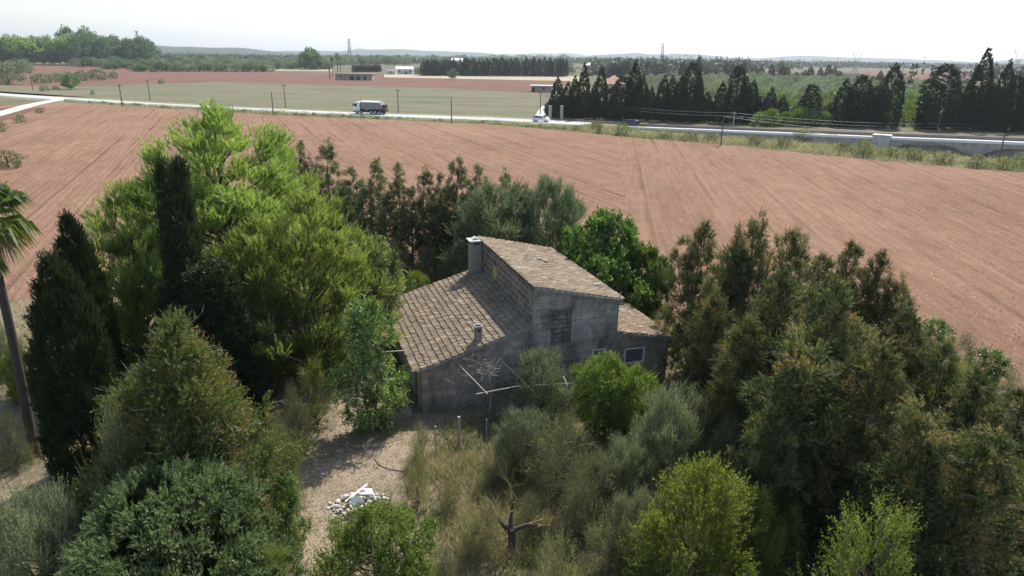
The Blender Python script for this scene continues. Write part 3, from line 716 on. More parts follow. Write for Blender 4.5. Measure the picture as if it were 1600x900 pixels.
def car(name, label, cat, x, y, z, rz, L, W_, Hh, paint, van=False):
    t = thing(name, label, cat, (x, y, z), rz); b = MB(); h = Hh
    sill = .22 * h
    if van: side_ = [(-.49, sill), (.46, sill), (.5, .36 * h), (.49, .50 * h), (.36, .60 * h), (.24, .94 * h), (.10, h), (-.42, h), (-.485, .9 * h), (-.5, .4 * h)]
    else: side_ = [(-.47, sill), (.46, sill), (.5, .34 * h), (.485, .48 * h), (.30, .60 * h), (.13, .93 * h), (0, h), (-.28, .985 * h), (-.40, .86 * h), (-.47, .62 * h), (-.5, .42 * h)]
    import bmesh
    bm = bmesh.new(); rows = []
    for sy, k in ((-1, .90), (-.97, 1), (.97, 1), (1, .90)):
        row = []
        for px_, pz in side_:
            tz_ = max(0, (pz - .58 * h) / (.42 * h)); wy = W_ / 2 * (1 - .20 * tz_) * (1 if abs(sy) == 1 else .97)
            cx_ = px_ * L * (k if abs(sy) == 1 else 1) * (.995 if abs(sy) == 1 else 1)
            zz = pz if abs(sy) != 1 else h * .5 + (pz - h * .5) * .93
            row.append(bm.verts.new((cx_, math.copysign(wy, sy), zz)))
        rows.append(row)
    n = len(side_)
    for r0, r1 in zip(rows[:-1], rows[1:]):
        for i in range(n): bm.faces.new((r0[i], r0[(i + 1) % n], r1[(i + 1) % n], r1[i]))
    bm.faces.new(rows[0][::-1]); bm.faces.new(rows[-1]); bmesh.ops.recalc_face_normals(bm, faces=bm.faces[:])
    me = bpy.data.meshes.new('body'); bm.to_mesh(me); bm.free()
    for f in me.polygons: f.use_smooth = False
    me.materials.append(paint); body = link('body', me, t)
    wb = .31 * L; rw = .21 * h if not van else .19 * h
    for sx in (-wb, wb):
        for sy in (-1, 1): wheel(t, sx, sy * (W_ / 2 - .11), rw, .2)
    for sy in (-1, 1):                                          # side glass
        f = MB(); zs = [(.60, .0), (.90, 1.0)]
        yy = lambda q: sy * (W_ / 2 * (1 - .20 * max(0, (q - .58) / .42)) + .004)
        if van: cuts = [(.26, .16, .06, .06), (.03, .03, -.2, -.2), (-.23, -.23, -.45, -.44)]
        else: cuts = [(.24, .11, -.03, -.03), (-.06, -.06, -.27, -.27), (-.29, -.29, -.42, -.36)]
        for bx0, tx0, bx1, tx1 in cuts:
            f = MB(); pts = [(bx0 * L, yy(.62), .62 * h), (tx0 * L, yy(.9), .9 * h), (tx1 * L, yy(.9), .9 * h), (bx1 * L, yy(.62), .62 * h)]
            f.face(pts if sy > 0 else pts[::-1]); f.build('side_window', M['glass'], t)
    ws = MB(); a, c = (side_[4], side_[5]); off = .006
    dx, dz = (c[0] - a[0]) * L, c[1] - a[1]; nn = math.hypot(dx, dz); ox, oz = dz / nn * off * -1, dx / nn * off
    if ox < 0: ox, oz = -ox, -oz
    p = lambda u: (a[0] * L + dx * u + ox, a[1] + dz * u + abs(oz))
    q0, q1 = p(.1), p(.92); w0 = W_ / 2 * .86; w1 = W_ / 2 * .76
    ws.face([(q0[0], -w0, q0[1]), (q0[0], w0, q0[1]), (q1[0], w1, q1[1]), (q1[0], -w1, q1[1])]); ws.build('windscreen', M['glass'], t)
    for sy in (-1, 1):
        hl = MB(); hl.box(.46 * L, .492 * L, sy * W_ * .42 - .14, sy * W_ * .42 + .08 if sy < 0 else sy * W_ * .42 + .02, .40 * h, .47 * h, bev=.01); hl.build('headlight', M['rim'], t)
        tl = MB(); tl.box(-.502 * L, -.47 * L, sy * W_ * .42 - .08, sy * W_ * .42 + .06, .44 * h, .58 * h, bev=.01); tl.build('tail_light', M['redpaint'], t)
        mi_ = MB(); mi_.box(.20 * L, .235 * L, sy * (W_ / 2 + .08) - .09, sy * (W_ / 2 + .08) + .09, .60 * h, .70 * h, bev=.02); mi_.build('wing_mirror', paint, t)
    return t
rd = lambda i: math.atan2(*(road_pts[i + 1] - road_pts[i])[::-1])
q = G(845, 190.5); car('hatchback_car', 'small white hatchback driving right along the pale road near the gate pillars', 'car', q[0], q[1], .065, rd(7) , 4.3, 1.75, 1.5, M['carwhite'])
xv = loc_x(977, 194, .2); pv_ = WA + wd * max(xv, 1.5) + wn * 3.0
car('minivan', 'dark blue minivan driving left on the road in front of the cypress row', 'van', pv_[0], pv_[1], zt(max(xv, 1.5)) - .445, wang + pi, 4.7, 1.9, 1.8, M['cargrey'], True)
# tipper truck, facing left
tq = np.array(G(580, 178.3)); ta = rd(4) + pi
tk = thing('tipper_truck', 'tipper truck with white cab and long pale tarpaulin covered body heading left on the road', 'truck', (tq[0], tq[1], .065), ta)
b = MB(); b.prism([(2.65, .75), (4.62, .75), (4.68, 1.3), (4.66, 1.75), (4.45, 2.75), (4.2, 2.98), (2.95, 3.02), (2.65, 2.9)], -1.2, 1.2); cab = b.build('cab', M['carwhite'], tk)
b = MB(); b.face([(4.672, -1.05, 1.80), (4.672, 1.05, 1.80), (4.475, 1.0, 2.68), (4.475, -1.0, 2.68)]); b.build('windscreen', M['glass'], cab)
for sy in (-1, 1):
    b = MB(); b.box(3.5, 4.35, sy * 1.205 - .004, sy * 1.205 + .004, 1.85, 2.6); b.build('side_window', M['glass'], cab)
    b = MB(); b.box(4.55, 4.66, sy * 1.42 - .12, sy * 1.42 + .12, 1.9, 2.6, bev=.03); b.build('wing_mirror', M['chassis'], cab)
    b = MB(); b.box(4.60, 4.70, sy * .95 - .2, sy * .95 + .15, .85, 1.05, bev=.02); b.build('headlight', M['rim'], cab)
b = MB(); b.box(4.5, 4.74, -1.2, 1.2, .45, .75, bev=.04); b.build('bumper', M['chassis'], tk)
b = MB(); b.box(2.45, 2.64, -1.15, 1.15, .8, 2.7, bev=.03); b.build('cab_back', M['chassis'], tk)
b = MB(); b.box(-4.0, 2.6, -.5, .5, .7, 1.05); b.box(.3, 2.2, -1.15, 1.15, .45, 1.0, bev=.05); b.box(-3.9, -.1, -1.18, 1.18, 1.06, 1.25); b.build('chassis', M['chassis'], tk)
b = MB(); b.prism([(2.4, 1.3), (2.35, 3.05), (-3.3, 3.05), (-3.75, 2.4), (-3.9, 1.3)], -1.22, 1.22)
tb = b.build('tipper_body', M['bodygrey'], tk)
for k in range(5):
    for sy in (-1, 1):
        b = MB(); x = 2.3 - k * 1.38; b.box(x - .05, x + .05, sy * 1.27 - .05, sy * 1.27 + .05, 1.3, 3.05); b.build('rib', M['bodygrey'], tb)
b = MB()
for i in range(8):
    y0, y1 = -1.26 + i * .315, -1.26 + (i + 1) * .315; f = lambda y: 3.07 + .30 * (1 - (y / 1.26) ** 2)
    b.face([(2.42, y0, f(y0)), (2.42, y1, f(y1)), (-3.3, y1, f(y1)), (-3.3, y0, f(y0))])
b.face([(2.42, -1.26 + i * .315, f(-1.26 + i * .315)) for i in range(9)]); b.face([(-3.3, -1.26 + i * .315, f(-1.26 + i * .315)) for i in range(9)])
b.face([(2.42, -1.27, 2.9), (-3.3, -1.27, 2.9), (-3.3, -1.26, 3.08), (2.42, -1.26, 3.08)]); b.face([(2.42, 1.27, 2.9), (-3.3, 1.27, 2.9), (-3.3, 1.26, 3.08), (2.42, 1.26, 3.08)])
b.build('tarpaulin', M['tarp'], tk)
b = MB(); b.box(-4.3, -3.92, -1.15, 1.15, .9, 2.5, bev=.05); b.box(-4.75, -4.3, -.9, .9, .7, 1.3, bev=.06); tg = b.build('tail_spreader', M['redpaint'], tk)
b = MB(); b.tube([(-4.3, .5, 1.3), (-4.5, .5, 2.1), (-4.35, .5, 2.6)], .08, 6); b.build('arm', M['chassis'], tg)
for x in (3.55, 1.9 - 2.6, -1.95, -3.2):
    for sy in (-1, 1): wheel(tk, x, sy * 1.02, .52, .38)

# ------------------------------------------------------------------ poles and wires
def utility_pole(px, yb, yt, lab, arm=True, r=.11, mat='pole', thick=1.0):
    x, y, h, mp = stand(px, yt, yb); t = thing('utility_pole', lab, 'pole', (x, y, 0), 0, 'utility poles by the road')
    b = MB(); b.tube([(0, 0, -.2), (0, 0, h * .5), (0, 0, h)], [r * 1.3 * thick, r * 1.1 * thick, r * .85 * thick], 8); b.build('post', M[mat], t)
    if arm:
        b = MB(); b.box(-.6, .6, -.06, .06, h - .35, h - .2); b.build('crossarm', M[mat], t)
        for sx in (-.5, .5):
            b = MB(); b.tube([(sx, 0, h - .2), (sx, 0, h - .02)], .05, 6); b.build('insulator', M['glass'], t)
    return (x, y, h)
PL = [utility_pole(46, 141, 112, 'far left dark wooden pole standing by the red field before the olive trees'),
      utility_pole(186, 167, 132, 'wooden pole with a box on the near side of the road, left of the truck', True, .13),
      utility_pole(230, 157, 125, 'wooden pole beyond the road at the left end of the meadow'),
      utility_pole(424, 180, 144, 'wooden pole between ploughed field and road, left of the truck', False),
      utility_pole(443, 168, 132, 'dark wooden pole just beyond the road left of the truck'),
      utility_pole(621, 176, 140, 'wooden pole beyond the road just right of the truck'),
      utility_pole(705, 193, 152, 'slim wooden pole on the field edge between truck and white car', False, .10),
      utility_pole(845, 178, 144, 'wooden pole beside the lane above the white car'),
      utility_pole(1131, 227, 180, 'wooden pole on the field edge in front of the causeway', False, .11),
      utility_pole(1148, 203, 175, 'pale concrete pole beyond the causeway beside the cypress row', True, .12, 'wood'),
      utility_pole(1570, 253, 210, 'short dark pole in the scrub near the causeway arches', False, .10)]
b = MB(); b.box(-.3, .3, -.2, .2, 2.6, 3.4, bev=.04); t = bpy.data.objects['utility_pole.001']; b.build('meter_box', M['metal'], t)
def wires(a, c, lab, n=2, sag=1.2, dz=.7, r=.018):
    mid = (Vector(a) + Vector(c)) / 2
    t = thing('overhead_wire', lab, 'wire', (mid.x, mid.y, 0)); 
    for k in range(n):
        A = Vector(a) - Vector((mid.x, mid.y, 0)) - Vector((0, 0, .2 + k * dz)); C_ = Vector(c) - Vector((mid.x, mid.y, 0)) - Vector((0, 0, .2 + k * dz))
        pts = [A.lerp(C_, i / 20) - Vector((0, 0, sag * (1 - (i / 10 - 1) ** 2))) for i in range(21)]
        b = MB(); b.tube(pts, r, 4, cap=False); b.build('wire', M['metal'], t)
far = G(1660, 206); far_h = height_at(186, *far)
wires(PL[7], PL[9], 'pair of thin wires crossing in front of the dark cypresses to the concrete pole')
wires(PL[9], (far[0], far[1], far_h), 'pair of thin wires running right from the concrete pole along the causeway', sag=1.6)
wires(PL[8], (PL[10][0], PL[10][1], PL[10][2] + .3), 'thin wire between the two poles in the scrub before the causeway', n=1, sag=1.0, r=.014)
def pylon(px, yt, D, lab, kind):
    d = ray(px, 90); x = d[0] * D / d[1]; y = D; h = height_at(yt, x, y)
    for _ in range(3): x += (px - P(x, y, h)[0]) * D / FPX
    t = thing('pylon', lab, 'pylon', (x, y, 0), 0, 'electricity pylons far off'); b = MB(); r = .22 * D / 700; wt = h * .10
    lv = [(0, wt), (h * .35, wt * .65), (h * .6, wt * .35)]
    for sx in (-1, 1):
        for sy in (-1, 1):
            top = wt * .12 if kind == 'mast' else wt * .35
            b.tube([(sx * wt, sy * wt, 0), (sx * top, sy * top, h if kind == 'mast' else h * .62)], r, 4, cap=False)
    for i in range(7):
        z0 = h * .62 * i / 7; z1 = h * .62 * (i + 1) / 7; f = lambda z: wt - (wt * .65) * z / (h * .62)
        for sy in (-1, 1):
            b.tube([(-f(z0), sy * f(z0), z0), (f(z1), sy * f(z1), z1)], r * .6, 3, cap=False); b.tube([(f(z0), sy * f(z0), z0), (-f(z1), sy * f(z1), z1)], r * .6, 3, cap=False)
    b.build('tower', M['metal'], t); b = MB()
    if kind == 'vee':
        for sx in (-1, 1): b.tube([(sx * wt * .3, 0, h * .6), (sx * h * .16, 0, h * .86), (sx * h * .19, 0, h)], r, 4, cap=False)
        b.tube([(-h * .24, 0, h * .86), (h * .24, 0, h * .86)], r, 4)
    else:
        for k, ww in ((.98, .09), (.84, .12), (.70, .10)): b.tube([(-h * ww, 0, h * k), (h * ww, 0, h * k)], r, 4)
    b.build('crossarm', M['metal'], t)
pylon(1341, 80, 720, 'pale lattice pylon with V shaped head above the red field on the right', 'vee')
pylon(1596, 74, 700, 'pale lattice pylon at the right edge of the view', 'vee')
pylon(1036, 68, 1100, 'thin lattice pylon above the middle of the cypress row', 'mast')
pylon(545, 61, 1400, 'faint thin mast in front of the distant peak', 'mast')
pylon(213, 48, 1300, 'faint slender mast above the wooded ridge on the left', 'mast')

# ------------------------------------------------------------------ far buildings
def block_house(name, lab, cat, px, yb, wpx, dpt, hgt, rz, wallm, roofm, style='gable', doors=(), wins=()):
    x, y = G(px, yb); mp = (y * cos(radians(PITCH)) + CAM_H * sin(radians(PITCH))) / FPX; W_ = wpx * mp
    t = thing(name, lab, cat, (x, y, 0), rz); b = MB(); b.box(-W_ / 2, W_ / 2, 0, dpt, -.1, hgt); b.build('wall', wallm, t); b = MB()
    if style == 'gable':
        rh = dpt * .22
        b.face([(-W_ / 2 - .4, -.4, hgt), (W_ / 2 + .4, -.4, hgt), (W_ / 2 + .4, dpt / 2, hgt + rh), (-W_ / 2 - .4, dpt / 2, hgt + rh)])
        b.face([(-W_ / 2 - .4, dpt + .4, hgt), (W_ / 2 + .4, dpt + .4, hgt), (W_ / 2 + .4, dpt / 2, hgt + rh), (-W_ / 2 - .4, dpt / 2, hgt + rh)])
        for s in (-1, 1): b.face([(s * W_ / 2, 0, hgt), (s * W_ / 2, dpt, hgt), (s * W_ / 2, dpt / 2, hgt + rh)])
    elif style == 'hip':
        rh = dpt * .28; e = .5; k = min(W_, dpt) * .45
        a = [(-W_ / 2 - e, -e, hgt), (W_ / 2 + e, -e, hgt), (W_ / 2 + e, dpt + e, hgt), (-W_ / 2 - e, dpt + e, hgt)]; p, q = (-W_ / 2 + k, dpt / 2, hgt + rh), (W_ / 2 - k, dpt / 2, hgt + rh)
        b.face([a[0], a[1], q, p]); b.face([a[1], a[2], q]); b.face([a[2], a[3], p, q]); b.face([a[3], a[0], p])
    else: b.box(-W_ / 2 - .5, W_ / 2 + .5, -.8, dpt + .3, hgt, hgt + .3)
    b.build('roof', roofm, t)
    for f, ww in doors: b = MB(); b.box(f * W_ - ww / 2, f * W_ + ww / 2, -.03, .1, 0, min(2.4, hgt * .75)); b.build('door', M['chassis'], t)
    for f, ww in wins: b = MB(); b.box(f * W_ - ww / 2, f * W_ + ww / 2, -.04, .1, hgt * .45, hgt * .75); b.build('window', M['glass'], t)
    return t
t = block_house('farm_shed', 'derelict flat roofed stone farm building with dark openings standing in the red field', 'farm building', 553, 125.5, 57, 8, 3.6, .02, M['plaster_far'], M['rtile_far'], 'flat', ((-.05, 2.6), (.12, 2.0), (.3, 1.6)), ((-.35, 1.2),))
block_house('white_house', 'low white house left of the dark cypress belt beyond the fields', 'house', 632, 116, 26, 9, 4.0, .05, M['offwhite'], M['coping'], 'gable', ((.1, 1.4),), ((-.3, 1.5), (.35, 1.5)))
block_house('white_house', 'smaller white outbuilding beside the low white house', 'house', 611, 116.5, 14, 6, 3.0, -.05, M['offwhite'], M['coping'], 'flat', (), ((.0, 1.5),))
block_house('villa', 'house with pale orange hipped roof half hidden among the cypresses', 'house', 958, 160, 30, 10, 6.2, -.1, M['plaster_far'], M['rtile_far'], 'hip', (), ((-.2, 1.4), (.2, 1.4)))
block_house('villa', 'distant pink house with low roof beyond the cypress row', 'house', 930, 112, 32, 10, 6.5, .03, M['rtile_far'], M['coping'], 'hip', (), ((-.3, 1.6), (0, 1.6), (.3, 1.6)))
block_house('villa', 'distant house with pale roof above the dark cypress belt in the middle', 'house', 714, 108, 16, 12, 9.5, 0, M['offwhite'], M['coping'], 'gable')
block_house('stone_shed', 'small grey shed at the far right corner of the meadow', 'shed', 846, 144, 32, 5, 2.6, -.05, M['plaster_far'], M['coping'], 'flat', ((-.4, 1.3),), ((.1, 1.2),))
for px, yb, lab in ((1420, 106, 'tiny white warehouse on the plain behind the red field'), (1240, 100, 'tiny pale house on the horizon above the orchard'), (248, 92, 'tiny white house among the trees on the left horizon'), (1530, 104, 'tiny pale house behind the tall narrow cypress')):
    block_house('distant_house', lab, 'house', px, yb, 12, 12, 5, .1, M['offwhite'], M['coping'], 'gable')
for k, (px, yt, lab) in enumerate(((860, 165, 'left pale gate pillar at the lane entrance'), (878, 165, 'right pale gate pillar at the lane entrance'))):
    x, y, h, mp = stand(px, yt, 187.5 + k * .6); t = thing('gate_pillar', lab, 'gate pillar', (x, y, 0), .1, 'gate pillars'); b = MB(); b.box(-.32, .32, -.32, .32, -.1, h - .2, bev=.02); b.build('shaft', M['brownstone'] if 0 else M['wood'], t)
    b = MB(); b.box(-.42, .42, -.42, .42, h - .197, h, bev=.03); b.build('cap', M['wood'], t)
# ------------------------------------------------------------------ foliage
def unit(a): return a / np.maximum(np.linalg.norm(a, axis=-1, keepdims=True), 1e-9)
def leaves(r, pos, dv, L, nl, ll, lw, spread, droop, tint, tj, k=3, flat=0.0):
    N = len(pos); t = (np.arange(nl)[None, :] + r.random((N, nl))) / nl
    dv = unit(dv); bend = np.stack([np.zeros(N), np.zeros(N), -droop * L], -1)
    base = pos[:, None] + dv[:, None] * (L[:, None] * t)[..., None] + bend[:, None] * (t ** 2)[..., None]
    base = base.reshape(-1, 3); d = np.repeat(dv, nl, 0)
    rn = r.normal(size=base.shape); perp = unit(np.cross(d, rn))
    sp = spread * (.6 + .8 * r.random(len(base)))[:, None]
    ld = unit(d * np.cos(sp) + perp * np.sin(sp) + np.array([0, 0, -droop * .5]))
    rn2 = r.normal(size=base.shape)
    if flat: rn2 = rn2 * (1 - flat) + np.array([0, 0, 1]) * flat
    wdv = unit(np.cross(ld, rn2 if not flat else rn2))
    l = ll * (.65 + .7 * r.random(len(base)))[:, None]; wv = wdv * (lw * (.7 + .6 * r.random(len(base))))[:, None] * .5
    if k == 3: V = np.stack([base - wv, base + wv, base + ld * l], 1)
    else: V = np.stack([base, base + ld * l * .45 + wv, base + ld * l, base + ld * l * .45 - wv], 1)
    T = np.clip(np.repeat(tint, nl) + (t.reshape(-1) - .5) * .30 + r.normal(size=len(base)) * tj, 0, 1)
    return V, T
def profR(prof, h):
    return np.interp(h, [p[0] for p in prof], [p[1] for p in prof])
def clump_pts(r, H, R, prof, K, lump, inner, bias=1.0):
    hs = np.linspace(prof[0][0], 1, 200); pdf = profR(prof, hs) ** bias + .03; pdf /= pdf.sum()
    h = r.choice(hs, K, p=pdf) + r.normal(size=K) * .01; h = np.clip(h, prof[0][0], 1.0)
    th = r.random(K) * 2 * pi; ph = r.random(6) * 6.28
    lm = 1 + lump * (np.sin(2 * th + 9 * h + ph[0]) * .5 + np.sin(3 * th - 14 * h + ph[1]) * .5 + np.sin(5 * th + 23 * h + ph[2]) * .35)
    rr_ = profR(prof, h) * lm * (1 - inner * r.random(K) ** 1.6)
    c = np.stack([np.cos(th) * rr_ * R, np.sin(th) * rr_ * R, h * H], -1)
    out = unit(np.stack([np.cos(th), np.sin(th), (h - .35) * .9], -1)); return c, out, h
def limb_mesh(r, H, tr, cl, n_limb, bark, lean=(0, 0), split=.15, n=7, up=.25, multi=1, top=.96, thin=1.0):
    b = MB(); k = 8; zs = [H * top * i / k for i in range(k + 1)]
    px_ = np.cumsum(r.normal(size=k + 1) * H * .006); py_ = np.cumsum(r.normal(size=k + 1) * H * .006)
    cx_ = lambda z: (float(np.interp(z, zs, px_)) + lean[0] * z / H, float(np.interp(z, zs, py_)) + lean[1] * z / H)
    rad = lambda z: max(.012, tr * (1 - z / (H * top) * .93))
    for s in range(multi):
        ox = np.array([cos(2.4 * s), sin(2.4 * s)]) * (0 if multi == 1 else tr * 1.2); tl = np.array([cos(2.4 * s + .5), sin(2.4 * s + .5)]) * (0 if multi == 1 else .22)
        b.tube([(cx_(z)[0] + ox[0] + tl[0] * z, cx_(z)[1] + ox[1] + tl[1] * z, z - (.15 if z == 0 else 0)) for z in zs], [rad(z) * (1.35 if z == 0 else 1) / math.sqrt(multi) for z in zs], n)
    idx = r.permutation(len(cl))[:n_limb]
    for i in idx:
        c = cl[i]; z0 = max(H * .06, c[2] - math.hypot(c[0], c[1]) * (up + .5 * r.random())); z0 = min(z0, H * .9); x0, y0 = cx_(z0)
        a = Vector((x0, y0, z0)); e = Vector(c); m = a.lerp(e, .5) + Vector((0, 0, .08 * (e - a).length * (r.random() - .2))) + Vector(r.normal(size=3) * .05 * (e - a).length)
        r0 = min(rad(z0) * .55, .02 + .014 * (e - a).length) * thin
        b.tube([a, m, e], [r0, r0 * .7, r0 * .3], 4, cap=False)
    return b.mesh('trunk', [bark])
def twig_mesh(r, cl, out, n, L, rad, mat):
    b = MB()
    for i in r.integers(0, len(cl), n):
        p = Vector(cl[i]); a = Vector(out[i] + r.normal(size=3) * .6).normalized(); pts = [p.copy()]
        for k in range(4):
            a = (a + Vector(r.normal(size=3) * .35)).normalized(); p = p + a * L * (.6 + .8 * r.random()) / 4; pts.append(p.copy())
        b.tube(pts, [rad, rad * .8, rad * .6, rad * .4, rad * .2], 3, cap=False)
        for q in (pts[2], pts[3]):
            a2 = (a + Vector(r.normal(size=3) * .8)).normalized(); b.tube([q, q + a2 * L * .3], [rad * .5, rad * .2], 3, cap=False)
    return b.mesh('dead_twigs', [mat])
PROTO = {}
def proto(key, seed, H, R, prof, K, cr, nsh, nl, slen, ll, lw, leaf, bark='bark', up=.5, spread=.7, droop=.1, k=3, lump=.22, inner=.5, tr=.15,
          n_limb=40, dead=0, deadL=.6, tm=(.45, .18, .10, .12), multi=1, hemi=.8, squash=1.0, top=.94, flat=0.0, bias=1.0, limb_up=.25, one=False):
    r = np.random.default_rng(seed); cl, out, h = clump_pts(r, H, R, prof, K, lump, inner, bias)
    ct = np.clip(tm[0] + r.normal(size=K) * tm[1], 0, 1)
    N = K * nsh; ci = np.repeat(np.arange(K), nsh); cs = cr * (.6 + .8 * r.random(K))
    off = unit(r.normal(size=(N, 3))) * (r.random(N) ** .5)[:, None] * cs[ci][:, None] * .7; off[:, 2] *= squash
    pos = cl[ci] + off
    dv = unit(off) * .6 + out[ci] * hemi + np.array([0, 0, up]) + r.normal(size=(N, 3)) * .35
    L = slen * (.5 + r.random(N)); st = np.clip(ct[ci] + r.normal(size=N) * tm[2], 0, 1)
    V, T = leaves(r, pos, dv, L, nl, ll, lw, spread, droop, st, tm[3], k, flat)
    V[..., 2] = np.maximum(V[..., 2], .03)
    crown = fastmesh('crown', V, T, k, [M[leaf]])
    trunk = limb_mesh(r, H, tr, cl, n_limb, M[bark], multi=multi, top=top, up=limb_up)
    if dead:
        dm = twig_mesh(r, cl, out, dead, deadL, .011, M['twig']); import bmesh
        bm = bmesh.new(); bm.from_mesh(trunk); n0 = len(bm.faces); bm.from_mesh(dm); bm.faces.ensure_lookup_table()
        for f in bm.faces[n0:]: f.material_index = 1
        bm.to_mesh(trunk); bm.free(); trunk.materials.append(M['twig'])
    ext = float(np.percentile(np.linalg.norm(V[:, 0, :2], axis=1), 97)); zt_ = float(np.percentile(V[..., 2], 99.7))
    PROTO[key] = dict(crown=crown, trunk=trunk, H=zt_, R=ext); return PROTO[key]
def plant(key, name, label, cat, x, y, h, wr, rz=None, group=None, sy=None, lean=0):
    """h height, wr crown radius in metres"""
    p = PROTO[key]; t = thing(name, label, cat, (x, y, 0), rz if rz is not None else (x * 13.7 + y * 7.1) % 6.28, group)
    s = wr / p['R']; t.scale = (s, s if sy is None else sy / p['R'], h / p['H'])
    if lean: t.rotation_euler = (lean, 0, t.rotation_euler.z)
    link('trunk', p['trunk'], t); link('crown', p['crown'], t)
    return t
def plant_px(key, name, label, cat, tx, ty, yb, wpx, rz=None, group=None, hf=1.0):
    x, y, h, mp = stand(tx, ty, yb); return plant(key, name, label, cat, x, y, h * hf, wpx / 2 * mp, rz, group)
CYP = [(0.0, .35), (.05, .75), (.2, .98), (.45, 1.0), (.7, .78), (.88, .42), (1, .05)]
CONE = [(0.02, .8), (.15, 1.0), (.4, .85), (.65, .6), (.85, .33), (1, .06)]
COL = COL
THU = [(.02, .7), (.15, .95), (.4, 1.0), (.65, .85), (.82, .6), (.93, .34), (1, .06)]
ROWP = [(.04, .55), (.25, .75), (.5, .95), (.7, 1.0), (.85, .6), (.94, .3), (1, .05)]
ROUND = [(.12, .35), (.25, .8), (.45, 1.0), (.65, .95), (.82, .72), (.95, .35), (1, .1)]
BUSH = [(0.0, .75), (.2, 1.0), (.5, .95), (.75, .72), (.92, .4), (1, .1)]
DOME = [(0, .7), (.25, .95), (.5, 1.0), (.75, .85), (.92, .55), (1, .25)]
PINE = [(.08, .45), (.2, .85), (.38, 1.0), (.58, .92), (.76, .72), (.9, .45), (1, .12)]
# hero trees
proto('pineA', 21, 11.5, 4.2, PINE, 330, .60, 30, 18, .50, .17, .034, 'pine', up=1.25, spread=.42, droop=.0, lump=.34, inner=.85, tr=.26, n_limb=150, tm=(.58, .16, .10, .10), hemi=.55, squash=.6, flat=.3, limb_up=.5)
proto('pineB', 22, 9.5, 4.2, PINE, 290, .60, 30, 18, .50, .17, .034, 'pine', up=1.15, spread=.42, droop=.0, lump=.4, inner=.85, tr=.22, n_limb=130, tm=(.62, .16, .10, .10), hemi=.6, squash=.55, flat=.3, limb_up=.45)
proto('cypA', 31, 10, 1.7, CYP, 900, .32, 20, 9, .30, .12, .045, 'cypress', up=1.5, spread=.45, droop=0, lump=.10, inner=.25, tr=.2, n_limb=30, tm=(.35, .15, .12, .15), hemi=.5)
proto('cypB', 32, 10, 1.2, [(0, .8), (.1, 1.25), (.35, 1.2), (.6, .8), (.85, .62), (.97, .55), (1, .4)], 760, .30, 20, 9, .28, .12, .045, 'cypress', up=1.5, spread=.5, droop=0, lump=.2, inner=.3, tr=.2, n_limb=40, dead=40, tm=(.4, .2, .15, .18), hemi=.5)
for i in range(4):
    proto('thuja%d' % i, 41 + i, 8.5, 2.0, THU, 330, .30, 24, 10, .36, .12, .036, 'thuja', up=.8, spread=.7, droop=.2, lump=.42, inner=.8, flat=.35, tr=.13, n_limb=110, dead=95, deadL=.8,
          tm=(.33 + .05 * (i % 3), .25, .12, .18), hemi=.7)
for i in range(4):
    proto('row%d' % i, 51 + i, 9, 1.25, ROWP, 185, .26, 20, 8, .32, .13, .045, 'rowcyp', 'darkbark', up=.6, spread=.8, droop=.1, lump=.36, inner=.8, flat=.3, tr=.12, n_limb=90, dead=50, deadL=.7, tm=(.38, .22, .12, .14), hemi=.7)
proto('mixed', 61, 6, 3.0, CONE, 560, .34, 26, 11, .38, .10, .035, 'mixed', up=.6, spread=.7, droop=.12, lump=.48, inner=.7, flat=.4, tr=.16, n_limb=160, dead=190, deadL=.9, tm=(.43, .16, .12, .13), hemi=.7)
proto('juniper', 62, 3.4, 3.2, [(0, .85), (.3, 1.0), (.6, .93), (.82, .7), (.95, .42), (1, .2)], 680, .38, 36, 12, .28, .085, .036, 'juniper', up=.75, spread=.7, droop=.15, lump=.25, inner=.3, flat=.5, tr=.14, n_limb=30, tm=(.5, .12, .12, .2), hemi=.9, squash=.4)
proto('oliveA', 71, 4.5, 2.0, DOME, 230, .36, 32, 16, .46, .075, .022, 'olive', up=1.1, spread=.5, droop=.0, lump=.35, inner=.6, tr=.12, n_limb=80, tm=(.5, .15, .14, .2), multi=3, hemi=.5, dead=30, k=4)
proto('oliveB', 72, 4.0, 2.2, DOME, 230, .36, 32, 16, .46, .075, .022, 'olive', up=1.3, spread=.45, droop=.0, lump=.4, inner=.6, tr=.1, n_limb=80, tm=(.62, .15, .14, .2), multi=3, hemi=.45, dead=30, k=4)
proto('tamarisk', 73, 7, 3.2, DOME, 330, .55, 30, 14, .5, .15, .036, 'tamarisk', up=1.0, spread=.4, droop=.1, lump=.3, inner=.5, tr=.15, n_limb=80, tm=(.45, .15, .12, .18), multi=3, hemi=.6)
proto('fig', 74, 6, 3.6, ROUND, 200, .5, 20, 7, .5, .22, .15, 'fig', up=.6, spread=1.0, droop=.15, k=4, lump=.4, inner=.6, tr=.16, n_limb=60, tm=(.55, .15, .12, .15), multi=2, flat=.35)
proto('citrus', 75, 3.6, 1.9, ROUND, 260, .36, 22, 9, .3, .085, .04, 'bright', up=.6, spread=.9, droop=.1, k=4, lump=.3, inner=.5, tr=.1, n_limb=60, tm=(.45, .16, .14, .16), multi=2, flat=.2)
proto('almond', 76, 4.2, 1.9, BUSH, 230, .40, 28, 13, .42, .09, .032, 'yellow', flat=.3, up=.9, spread=.7, droop=.05, k=4, lump=.38, inner=.65, tr=.08, n_limb=90, tm=(.5, .18, .14, .16), multi=3, dead=25)
proto('sprig', 77, 4.2, 2.0, BUSH, 120, .42, 18, 13, .55, .08, .028, 'bright', up=.7, spread=.9, droop=.15, k=4, lump=.5, inner=.75, tr=.07, n_limb=90, tm=(.62, .18, .14, .14), multi=3, dead=25)
